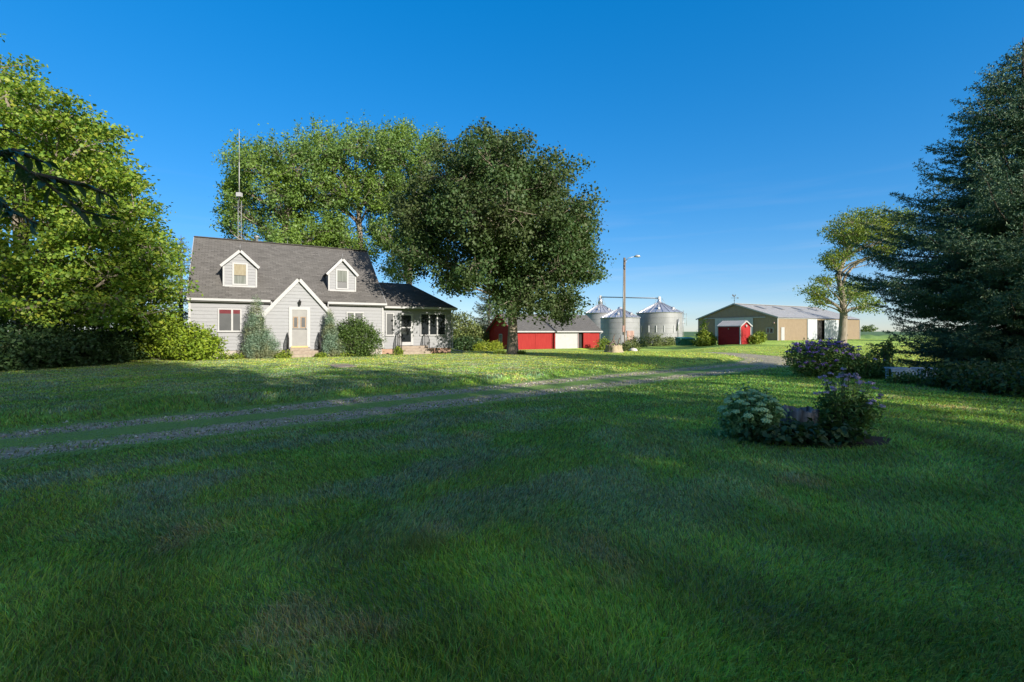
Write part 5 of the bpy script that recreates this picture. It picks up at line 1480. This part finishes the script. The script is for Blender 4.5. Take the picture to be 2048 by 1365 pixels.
# overhanging branch, near left
def apple_leaves():
    t = thing('apple_tree', (-4.6, 1.9, 0), "small fruit tree whose dark leafy twig hangs in at the upper left", "tree")
    rg = np.random.default_rng(99)
    m = MB()
    m.tube([(-4.6, 1.9, -.2), (-4.55, 1.9, 1.2), (-4.2, 2.0, 2.3)], [.12, .09, .07], 8)
    tw = [[(-4.2, 2.0, 2.3), (-3.2, 2.15, 2.55), (-2.5, 2.2, 2.40), (-2.2, 2.2, 2.22), (-2.0, 2.2, 2.06), (-1.86, 2.2, 2.02)],
          [(-2.9, 2.17, 2.5), (-2.5, 2.1, 2.42), (-2.26, 2.12, 2.40)],
          [(-3.0, 2.2, 2.5), (-2.6, 2.3, 2.2), (-2.42, 2.3, 2.08), (-2.3, 2.3, 2.02)],
          [(-2.35, 2.2, 2.32), (-2.2, 2.1, 2.30), (-2.05, 2.1, 2.24)],
          [(-2.7, 2.15, 2.48), (-2.45, 2.0, 2.3), (-2.3, 2.0, 2.22)], [(-2.2, 2.2, 2.22), (-2.05, 2.28, 2.2), (-1.93, 2.3, 2.15)]]
    for w in tw: m.tube(w, list(np.linspace(.018, .004, len(w))) if len(w) < 6 else [.032, .022, .012, .008, .006, .003], 6, False)
    # second limb, crown outside the frame
    m.tube([(-4.5, 1.9, 1.5), (-5.2, 2.2, 2.6), (-5.6, 2.4, 3.2)], [.07, .04, .02], 6)
    m.build('trunk', M['barkdark'], t)
    V = []; F_ = []
    def leaf(p, d, n, l, w):
        s = np.cross(d, n); b0 = len(V)
        for u, ww, dz in ((0, .04, 0), (.25, .8, .0), (.5, 1, -.02), (.75, .75, -.08), (1, .02, -.2)):
            c = p + d * l * u + n * l * dz
            V.extend([c - s * w * ww * .5 + n * w * .18 * ww, c, c + s * w * ww * .5 + n * w * .18 * ww])
        for i in range(4):
            for j in (0, 1): F_.append((b0 + i * 3 + j, b0 + i * 3 + j + 1, b0 + i * 3 + j + 4, b0 + i * 3 + j + 3))
    for wi, w in enumerate(tw):
        w = np.array(w)
        for i in range(len(w) - 1):
            if wi == 0 and i == 0: continue
            L_ = np.linalg.norm(w[i + 1] - w[i]); n = int(L_ / .019)
            ax = (w[i + 1] - w[i]) / L_
            for k in range(n):
                p = w[i] + (w[i + 1] - w[i]) * (k / n)
                r = rg.normal(size=3); r[2] = r[2] * .5 - .25; d = r * .8 + ax * .9; d /= np.linalg.norm(d)
                nn = np.array([rg.normal(0, .4), rg.normal(0, .4), 1.0]); nn -= d * nn.dot(d); nn /= np.linalg.norm(nn)
                leaf(p, d, nn, rg.uniform(.055, .10), rg.uniform(.022, .036))
    for k in range(900):   # rest of the crown, left of the frame
        p = np.array([-5.2, 1.9, 2.9]) + rg.normal(size=3) * (.55, .7, .6)
        d = rg.normal(size=3); d /= np.linalg.norm(d); nn = np.array([0, .2, 1.0]); nn -= d * nn.dot(d); nn /= np.linalg.norm(nn)
        leaf(p, d, nn, .1, .045)
    np_mesh('crown', np.array(V), np.array(F_), L['apple'], t)
apple_leaves()

# distant trees on the horizon
for px, d, r, lab in ((1733, 620, 7, "tiny distant tree on the horizon right of the machine shed"), (1612, 700, 4, "tiny distant tree on the horizon behind the shed roof")):
    x0, y0, _ = px2w(px, 0, d)
    lob = [((x0 - r * .6, y0, 4), (r, r, 4)), ((x0 + r * .7, y0, 5), (r, r, 4))]
    broadleaf('distant_tree', (x0, y0, 0), .5, [(0, 0, 0), (0, 0, 2), (0, 0, 5)], lob, 60, 12, 1.6, L['wind'], M['barkdark'], lab, "tree", None, int(px), 1.0, .8, .2, 0)

# ---------------------------------------------------------------- shrubs round the house
def at(px, d): return gpt(px, d)
# lime shrubs left of the house
shrub('lime_shrub', at(392, 24.6), [((0, 0, .7), (1.15, 1.0, .8)), ((-.4, .2, 1.25), (.9, .8, .6)), ((.6, -.1, .6), (.7, .8, .65)), ((-1.0, .1, .9), (.7, .8, .8))], 420, 16, .13, L['shrub_lime'], "bright lime-green rounded shrub against the house's front left corner", "shrub", None, 101, .15, up=.5)
shrub('lime_shrub', at(315, 24.9), [((0, 0, .95), (1.1, .9, .75)), ((-.7, .1, .65), (.85, .8, .45)), ((.5, 0, 1.5), (.8, .8, .7)), ((.2, .2, 2.2), (.6, .6, .5))], 420, 15, .13, L['shrub_lime'], "open yellow-green shrub with bare lower stems beside the left maple", "shrub", None, 102, .17, up=.5)
# junipers flanking the entry
def juniper(px, d, h, lobes, label, seed):
    return shrub('juniper', at(px, d), lobes, 800, 30, .062, L['juniper'], label, "juniper", "blue junipers beside the front door", seed, .07, .38, .62, .8, True, 'stem', 1.6, .45, .12)
juniper(516, 26.2, 3.4, [((0, 0, .7), (.66, .6, .75)), ((-.08, 0, 1.5), (.48, .45, .8)), ((-.1, 0, 2.3), (.28, .28, .7)), ((-.08, 0, 3.0), (.11, .11, .55)), ((.55, -.1, .75), (.40, .4, .85)), ((.86, -.05, .5), (.30, .3, .5))], "wide blue-grey juniper with a browned patch left of the front door", 111)
juniper(664, 28.0, 2.4, [((0, 0, .55), (.48, .42, .6)), ((-.05, 0, 1.2), (.36, .34, .7)), ((-.12, 0, 1.9), (.19, .19, .55)), ((-.15, 0, 2.35), (.09, .09, .3)), ((.30, 0, .4), (.33, .33, .45))], "narrow upright blue-grey juniper right of the front door", 112)
shrub('round_shrub', at(715, 28.6), [((0, 0, .95), (1.05, .85, .95)), ((-.45, 0, 1.6), (.6, .6, .6)), ((.75, 0, .75), (.55, .6, .65)), ((.1, 0, 1.65), (.5, .5, .45))], 620, 17, .10, L['shrub_dark'], "dense dark green rounded shrub under the right front window", "shrub", None, 113, .12, .45, .7, .3, spike=.35)
# low weeds along the foundation
for i, (px, d, r, h, lab) in enumerate([(462, 25.6, .7, .32, "low leafy weeds under the twin left window"), (556, 26.3, .45, .28, "low green weeds between the wide juniper and the steps"), (570, 26.5, .35, .45, "knee-high dark weeds beside the front steps' left rail"),
                                        (642, 27.2, .3, .22, "small yellow-green weed clump right of the front steps"), (690, 28.2, .8, .18, "fringe of low weeds under the round dark shrub"), (797, 30.3, .28, .5, "bright leafy weed by the sunroom steps"), (1000, 31.2, .4, .2, "low suckers at the dark maple's foot"), (1040, 31.4, .35, .16, "tiny ring of sprouts right of the dark maple's trunk")]):
    shrub('weed_clump', at(px, d), [((0, 0, h * .4), (r, r * .6, h * .6))], 60, 9, .085, L['weed'], lab, "weeds", "weeds by the house and maple", 120 + i, .07)
# bushes between house and barn
shrub('lilac_bush', at(920, 57), [((0, 0, 2.2), (2.1, 1.5, 2.0)), ((1.2, 0, 1.6), (1.6, 1.2, 1.4)), ((-1.2, 0, 2.8), (1.5, 1.2, 1.4))], 460, 14, .22, L['lilac'], "grey-green bush just past the sunroom's corner", "bush", "bushes between the house and the barn", 131, .26)
shrub('lilac_bush', at(955, 60), [((0, 0, 1.3), (2.0, 1.5, 1.5)), ((1.6, 0, 1.1), (1.4, 1.2, 1.2))], 340, 14, .25, L['lilac'], "wide pale bush nearer the red barn's gable", "bush", "bushes between the house and the barn", 132, .28)
shrub('lily_patch', at(975, 46.5), [((0, 0, .4), (.9, .5, .5)), ((.9, 0, .4), (.7, .5, .5)), ((-.8, 0, .35), (.6, .5, .4))], 150, 14, .26, L['lily'], "yellow-green strappy lily patch in front of the barn's gable", "flower bed", None, 133, .16, .12, up=-.2)
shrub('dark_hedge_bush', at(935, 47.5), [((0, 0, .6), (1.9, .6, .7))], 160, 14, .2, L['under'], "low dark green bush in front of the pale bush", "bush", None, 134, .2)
# weeds along the bins and sheds
for i, (px, d, r, h, lab) in enumerate([(1208, 56.5, .9, 1.0, "bright weeds at the red barn's right corner"), (1272, 61, 1.2, 1.1, "weeds at the foot of the narrow bin by the pole"), (1300, 66, 1.6, 1.3, "tall weeds in front of the widest bin"), (1325, 67, 1.5, 1.4, "tall weeds right of centre before the widest bin"), (1342, 68, 1.2, 1.0, "weeds between the widest bin and the dumpster"), (1258, 47, .7, .9, "grey-green weeds right behind the wooden pole")]):
    shrub('tall_weeds', at(px, d), [((0, 0, h * .45), (r, r * .5, h * .6))], 110, 12, .22, L['lilac'] if i != 0 else L['weed'], lab, "weeds", "weeds along the grain bins", 140 + i, .2, .3, up=0, spike=.4)
shrub('lime_bush', at(1413, 58), [((0, 0, .6), (1.1, .9, .65)), ((-.3, .2, 1.3), (.7, .6, .6)), ((.5, .2, .9), (.7, .6, .6)), ((-.25, .1, 2.3), (.18, .18, 1.0)), ((-1.0, 0, .4), (.6, .6, .45))], 300, 13, .2, L['weed'], "leafy bush with a tall stalk between dumpster and red shed", "bush", None, 151, .17)
shrub('flowering_bush', at(1511, 55.5), [((0, 0, .5), (.75, .6, .5)), ((.7, .3, .8), (.6, .5, .6))], 160, 13, .18, L['weed'], "small bush at the red shed's right-hand corner", "bush", None, 152, .14)
# shaded shrubs under the left maple
for i, (px, d, r, h, lab) in enumerate([(15, 18.8, 1.5, 1.1, "dark leafy undergrowth shrub at the photo's left border, lowest in view"), (70, 19.6, 1.4, 1.5, "dark undergrowth shrub under the left maple, second from the border"), (125, 20.6, 1.5, 1.4, "dark undergrowth shrub under the left maple, third from the border"),
                                        (185, 22.4, 1.4, 1.5, "dark undergrowth shrub under the left maple, fourth from the border"), (238, 24.4, 1.2, 1.3, "dark undergrowth shrub beside the bare-stemmed lime shrub"), (-40, 18.0, 1.5, 1.6, "dark undergrowth shrub cut by the left border"),
                                        (40, 22.5, 1.9, 2.6, "tall dusky shrub behind the undergrowth at far left"), (150, 25.0, 2.0, 2.6, "tall dusky shrub behind the undergrowth, right of the maple trunk"), (280, 27.5, 1.6, 2.6, "tall dusky shrub behind the bare-stemmed lime shrub")]):
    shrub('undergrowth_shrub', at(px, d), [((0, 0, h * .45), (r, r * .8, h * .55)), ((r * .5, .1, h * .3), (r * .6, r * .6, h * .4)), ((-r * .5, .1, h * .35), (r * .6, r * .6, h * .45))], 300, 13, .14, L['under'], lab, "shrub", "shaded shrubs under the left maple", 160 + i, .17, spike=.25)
# under the spruce
for i, (px, d, r, h, lab) in enumerate([(1925, 12.6, 1.0, .55, "dark low shrub under the blue spruce, beside the painted bench"), (1975, 11.8, 1.0, .6, "dark low shrub under the blue spruce's drooping boughs"), (2050, 11.0, 1.0, .65, "dark low shrub cut by the photo's right border"), (1990, 19.5, 1.2, .7, "sunlit weedy shrub seen beneath the blue spruce")]):
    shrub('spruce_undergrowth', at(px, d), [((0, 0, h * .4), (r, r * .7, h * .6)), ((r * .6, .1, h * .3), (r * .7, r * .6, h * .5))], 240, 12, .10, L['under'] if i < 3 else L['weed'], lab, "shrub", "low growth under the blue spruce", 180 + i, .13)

# ---------------------------------------------------------------- flower beds
def bloom_heads(t, P, r, per, size, mat, rng, flat=.45, name='blossoms'):
    idx = np.repeat(np.arange(len(P)), per); n = len(idx)
    off = rng.normal(size=(n, 3)); off /= np.linalg.norm(off, axis=1)[:, None]
    off *= (r * rng.random(n) ** .4)[:, None]; off[:, 2] = np.abs(off[:, 2]) * flat * 1.6
    o = off / (np.linalg.norm(off, axis=1)[:, None] + 1e-6)
    V, Q = leaf_quads(P[idx] + off, size, o, 1.2, rng, .9, .6, .1)
    np_mesh(name, V, Q, mat, t)

rg = np.random.default_rng(200)
t, P, D_ = shrub('phlox_bush', at(1650, 15.6), [((0, 0, .45), (1.15, .6, .55)), ((-.6, 0, .6), (.65, .5, .5)), ((.45, .1, .62), (.7, .5, .5)), ((-.05, 0, .75), (.8, .5, .42))], 520, 14, .085, L['phlox'],
                "wide phlox bush thick with purple blooms at the bend of the drive", "flowering bush", None, 201, .09, .4, ret=True)
tp = P[(D_[:, 2] > .3) & (P[:, 2] > .62)]
tp = tp[rg.permutation(len(tp))[:150]] + (0, 0, .06)
lo = P[(D_[:, 1] < -.3) & (P[:, 2] > .25) & (P[:, 2] < .65)]; lo = lo[rg.permutation(len(lo))[:16]] + (0, -.06, 0)
bloom_heads(t, np.vstack([tp, lo]), .078, 38, .036, L['purple'], rg)
t, P, D_ = shrub('phlox_sprawl', at(1722, 15.2), [((0, 0, .3), (.8, .5, .36)), ((.75, 0, .2), (.45, .4, .26))], 260, 13, .085, L['phlox'], "low dark phlox sprawl joining the purple bush to the painted bench", "flowering bush", None, 202, .1, .4, ret=True)
q_ = P[D_[:, 2] > .2]; q_ = q_[rg.permutation(len(q_))[:12]]
bloom_heads(t, q_ + (0, 0, .05), .06, 26, .034, L['purple'], rg)
shrub('tall_garden_plant', at(1772, 15.6), [((0, 0, .75), (.16, .16, .5)), ((-.22, 0, .9), (.12, .12, .3)), ((.1, 0, 1.05), (.12, .12, .25)), ((-.45, 0, .6), (.16, .14, .28))], 70, 9, .085, L['phlox'], "tall leggy leafy plant standing alone above the painted bench", "plant", None, 203, .06, .5)
shrub('bench_side_plant', at(1800, 13.6), [((0, 0, .12), (.34, .22, .17)), ((.3, 0, .08), (.3, .2, .12))], 90, 10, .075, L['phlox'], "low leafy plant hiding the painted bench's left legs", "plant", None, 205, .06, .45)
# painted bench / low table under the spruce
bx, by, bz = gpt(1824, 14.3)
K = Frame(bx, by, -8, bz)
be = thing('garden_bench', K.W(0, 0, 0), "low pale blue-white slatted garden bench half buried under the spruce", "bench")
m = MB()
for i in range(3): K.box(m, -.62, .62, -.1 + i * .13, .0 + i * .13, .36, .40)
m.build('seat', M['bench'], be)
m = MB()
K.box(m, -.64, .64, -.14, -.11, .28, .355)
n = 12
for i in range(n):
    u = -.5 + i * 1.0 / (n - 1); K.box(m, u - .018, u + .018, -.135, -.115, .06 + .10 * abs(u), .28)
m.tube([K.W(-.62 + i * .124, -.125, .06 + .17 * abs(-1 + i * .2) ** 1.5) for i in range(11)], .02, 5)
m.build('apron', M['bench'], be)
for u in (-.58, .54):
    for v in (-.1, .2):
        m = MB(); K.box(m, u, u + .06, v, v + .06, -.05, .358); m.build('leg', M['bench'], be)

# front flower bed
sxp, syp, szp = gpt(1503, 6.75)
t, P, D_ = shrub('sedum_plant', (sxp, syp, szp), [((0, 0, .32), (.34, .32, .34)), ((-.22, 0, .2), (.24, .22, .2)), ((.18, .05, .28), (.25, .25, .25))], 300, 10, .052, L['sedum'], "rounded sedum with flat pale green flower heads left of the rotten stump", "plant", None, 211, .05, .6, up=.6, ret=True)
head = MB()
hp = [(0, 0)] 
n = 26
for k in range(14):
    a = k * 2.4; r = .0135 * math.sqrt(k + .3)
    c = (r * math.cos(a), r * math.sin(a), -.25 * r)
    head.lathe(c, [(0, -.012), (.011, -.006), (.014, .002), (.010, .010), (0, .013)], 7)
head.lathe((0, 0, -.012), [(0, -.055), (.006, -.05), (.012, -.02), (.045, -.004), (.045, 0), (0, .004)], 9)
hv = np.array(head.v)
first = None
cand = []
tries = 0
while len(cand) < 54 and tries < 5000:
    tries += 1
    a = rg.uniform(0, 2 * math.pi); e = rg.uniform(.05, 1.5)
    dv = np.array([math.cos(e) * math.cos(a), math.cos(e) * math.sin(a), math.sin(e)])
    p = np.array([sxp, syp, szp + .30]) + dv * np.array([.40, .37, .36]) * rg.uniform(.95, 1.08)
    if p[2] < szp + .2 or any(np.linalg.norm(p - q2) < .082 for q2 in cand): continue
    cand.append(p)
me = None
for p in cand:
    if me is None:
        me = bpy.data.meshes.new('flower_head'); me.from_pydata(hv.tolist(), [], head.f); me.polygons.foreach_set("use_smooth", [True] * len(head.f)); me.materials.append(M['sedumhead'])
    o = bpy.data.objects.new('flower_head', me); COL.objects.link(o); o.parent = t
    o.location = Vector(p) - Vector((sxp, syp, szp))
    dv = Vector(p) - Vector((sxp, syp, szp + .1)); o.rotation_euler = (Vector((0, 0, 1)) * 1.3 + dv.normalized()).to_track_quat('Z', 'Y').to_euler()
    k_ = rg.uniform(.85, 1.25); o.scale = (k_, k_, k_)
m = MB()
for p in cand: m.tube([(sxp + rg.normal(0, .06), syp + rg.normal(0, .06), szp), (p[0] * .6 + sxp * .4, p[1] * .6 + syp * .4, szp + .2), (p[0], p[1], p[2] - .05)], [.008, .006, .004], 4, False)
m.build('flower_stalk', L['sedum'], t)
x_, y_, z_ = gpt(1598, 6.95)
stump('tree_stump', x_, y_, z_, .235, .37, M['greywood'], "dark rotten stump with whitish flank between the sedum and the lavender phlox", 8, flare=1.12, hollow=.05)
x_, y_, z_ = gpt(1690, 6.75)
t, P, D_ = shrub('lavender_phlox', (x_, y_, z_), [((0, 0, .26), (.34, .28, .28)), ((-.18, 0, .42), (.22, .2, .2)), ((.22, 0, .42), (.22, .2, .2))], 230, 9, .062, L['phlox'], "lavender-flowered phlox right of the rotten stump", "plant", None, 213, .05, .36, up=.2, ret=True)
hz_ = []
for k in range(40):
    a = rg.uniform(0, 6.28); r = rg.uniform(.1, 1) ** .5
    hz_.append((x_ + .47 * r * math.cos(a), y_ + .38 * r * math.sin(a), z_ + .90 - .34 * r * r + rg.normal(0, .06)))
hz_ = np.array(hz_)
m = MB()
for p in hz_: m.tube([(x_ + rg.normal(0, .06), y_ + rg.normal(0, .06), z_), (x_ * .5 + p[0] * .5, y_ * .5 + p[1] * .5, z_ + .45), tuple(p)], [.006, .004, .003], 4, False)
m.build('flower_stalk', M['stem'], t)
bloom_heads(t, hz_, .040, 26, .024, L['lavender'], rg, .5)
idx = np.repeat(np.arange(len(hz_)), 14); n = len(idx); f = rg.uniform(.25, .95, n)[:, None]
base_ = np.array([x_, y_, z_]); pp = base_ + (hz_[idx] - base_) * np.concatenate([f * 1.0, f, f ** .7], 1)
V, Q = leaf_quads(pp + rg.normal(0, .02, (n, 3)), .07, None, 0, rg, .32, .1); np_mesh('stalk_leaves', V, Q, L['phlox'], t)
# ground cover, bare soil
x_, y_, z_ = gpt(1600, 6.35)
gc_ = shrub('hosta_clump', (x_, y_, z_), [((0, 0, .08), (.75, .26, .13)), ((-.3, .1, .08), (.5, .25, .14)), ((.4, .1, .08), (.5, .3, .15))], 190, 8, .085, L['under'], "low broad-leaved ground cover in front of the rotten stump", "plant", None, 214, .06, .7, up=.9, stem=False)
x_, y_, z_ = gpt(1640, 6.6)
m = MB(); ring = []
for k in range(40):
    a = 2 * math.pi * k / 40; r = 1 + .10 * math.sin(3 * a + 1) + .06 * math.sin(7 * a)
    px_2, py_2 = x_ + 1.02 * r * math.cos(a), y_ + .52 * r * math.sin(a)
    ring.append((px_2, py_2))
ctr = (x_, y_)
for k in range(40):
    a, b2 = ring[k], ring[(k + 1) % 40]
    for r0, r1 in ((0, .35), (.35, .7), (.7, 1.0)):
        hz3 = lambda r: .05 * (1 - r ** 3) - .01
        pts = []
        for (p, r) in ((a, r0), (a, r1), (b2, r1), (b2, r0)):
            q2 = (ctr[0] + (p[0] - ctr[0]) * r, ctr[1] + (p[1] - ctr[1]) * r); pts.append((q2[0], q2[1], gz(*q2) + hz3(r)))
        m.face(pts if r0 else [pts[0], pts[1], pts[2]], None, True)
so = m.build('flower_bed_soil', M['soil'], None); tag(so, "dark bare soil of the front flower bed", None, None, 'structure')

# ---------------------------------------------------------------- grass blades
def grass():
    rg = np.random.default_rng(300)
    n = 270000
    d = 1.1 * (48 / 1.1) ** rg.random(n)
    th = rg.uniform(-.90, .90, n)
    x = rg.uniform(-1, 1, n) * (1.16 * d + 2.6); y = d
    s = drive_s(x, y)
    keep = np.ones(n, bool)
    trk = np.exp(-((np.abs(s) - .82) / .44) ** 2) * (np.abs(s) < 1.7)
    keep &= rg.random(n) > trk * .96
    keep &= ~((x > 14) & (y > 30) & (np.abs(s) < 1.3))
    # keep clear of the house, bed and steps
    hu = (x - H.o[0]) * H.u[0] + (y - H.o[1]) * H.u[1]; hv_ = (x - H.o[0]) * H.v[0] + (y - H.o[1]) * H.v[1]
    keep &= ~((hu > 0) & (hu < 16) & (hv_ > .2) & (hv_ < 10.5)); keep &= ~((hu > 4.2) & (hu < 7.2) & (hv_ > -1.3))
    keep &= ~((((x - 4.28) / .98) ** 2 + ((y - 6.6) / .47) ** 2) < 1)
    fu = (x - F_.o[0]) * F_.u[0] + (y - F_.o[1]) * F_.u[1]; fv = (x - F_.o[0]) * F_.v[0] + (y - F_.o[1]) * F_.v[1]
    keep &= ~((np.abs(fu) < .4) & (fv > -.55) & (fv < .6))
    x, y, s, d, trk = x[keep], y[keep], s[keep], d[keep], trk[keep]
    n = len(x); bl = 4
    z = gz_np(x, y, s)
    patch = fbm(x * .9, y * .9, 71, 3)
    ht = (.024 + .026 * patch) * (1 - .45 * np.exp(-(s / 2.0) ** 2) * (np.abs(s) < 3)) * (1 - .35 * sstep(12, 22, d))
    ht = ht * (1 + .9 * np.exp(-((s - 2.3) / .5) ** 2) * (x < 9))            # shaggy edge along the drive
    # two long tufts and a flattened patch near the camera
    for (cx, cy, r, f) in ((-.62, 3.25, .22, 2.0), (-.35, 2.22, .25, 1.5), (-1.35, 3.6, .5, 1.3)):
        ht = ht * (1 + (f - 1) * np.exp(-(((x - cx) / r) ** 2 + ((y - cy) / (r * .6)) ** 2)))
    lean0 = fbm(x * .5, y * .5, 77, 2) * 12.0
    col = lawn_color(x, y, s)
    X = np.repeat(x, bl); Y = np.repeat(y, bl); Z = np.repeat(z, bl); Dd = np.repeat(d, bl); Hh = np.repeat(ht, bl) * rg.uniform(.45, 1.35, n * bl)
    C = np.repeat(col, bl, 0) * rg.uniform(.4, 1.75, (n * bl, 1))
    C = C * np.stack([rg.uniform(.7, 1.7, n * bl), np.ones(n * bl), rg.uniform(.5, 1.9, n * bl)], -1)
    drym = rg.random(n * bl) < .07
    C[drym] = np.array([.20, .17, .08]) * rg.uniform(.6, 1.1, (drym.sum(), 1))
    # wisps of dry clippings lying on the turf along the mown rows
    wisp = (rg.random(n * bl) < .16 * sstep(.35, .6, fbm(X * 1.6, Y * 1.6, 91, 3))) & (Y > 2.4)
    C[wisp] = np.array([.20, .27, .16]) * rg.uniform(.5, 1.3, (wisp.sum(), 1))
    tuft = np.exp(-(((X + .62) / .16) ** 2 + ((Y - 3.25) / .12) ** 2)); C = C * (1 - tuft[:, None]) + np.array([.17, .21, .05]) * tuft[:, None]
    W = np.clip(.0016 * Dd, .0042, .034) * rg.uniform(.7, 1.3, n * bl)
    sp = np.clip(.012 * Dd, .02, .16)
    X = X + rg.normal(0, 1, n * bl) * sp; Y = Y + rg.normal(0, 1, n * bl) * sp
    a = rg.uniform(0, 2 * np.pi, n * bl)
    sx_, sy_ = np.cos(a), np.sin(a)
    la = np.repeat(lean0, bl) + rg.normal(0, 1.1, n * bl); lm = Hh * rg.uniform(.5, 1.4, n * bl)
    lm = np.where(wisp, .05 + .05 * rg.random(n * bl), lm); Hh = np.where(wisp, .03, Hh)
    lx, ly = np.cos(la) * lm, np.sin(la) * lm
    V = np.empty((n * bl, 5, 3))
    V[:, 0] = np.stack([X - sx_ * W / 2, Y - sy_ * W / 2, Z - .012], -1); V[:, 1] = np.stack([X + sx_ * W / 2, Y + sy_ * W / 2, Z - .012], -1)
    V[:, 2] = np.stack([X + sx_ * W * .42 + lx * .35, Y + sy_ * W * .42 + ly * .35, Z + Hh * .62], -1); V[:, 3] = np.stack([X - sx_ * W * .42 + lx * .35, Y - sy_ * W * .42 + ly * .35, Z + Hh * .62], -1)
    V[:, 4] = np.stack([X + lx, Y + ly, Z + Hh], -1)
    b0 = np.arange(n * bl) * 5
    Q = np.stack([b0, b0 + 1, b0 + 2, b0 + 3], -1); T = np.stack([b0 + 3, b0 + 2, b0 + 4], -1)
    g = np_mesh('grass', V.reshape(-1, 3), Q, attrmat("grass_blade", 0, 0, 0, .42, .22), None, tris=T, col=np.repeat(np.clip(C, 0, 1), 5, 0))
    tag(g, "short mown grass with mowing rows and dry clippings", None, None, 'stuff')
grass()
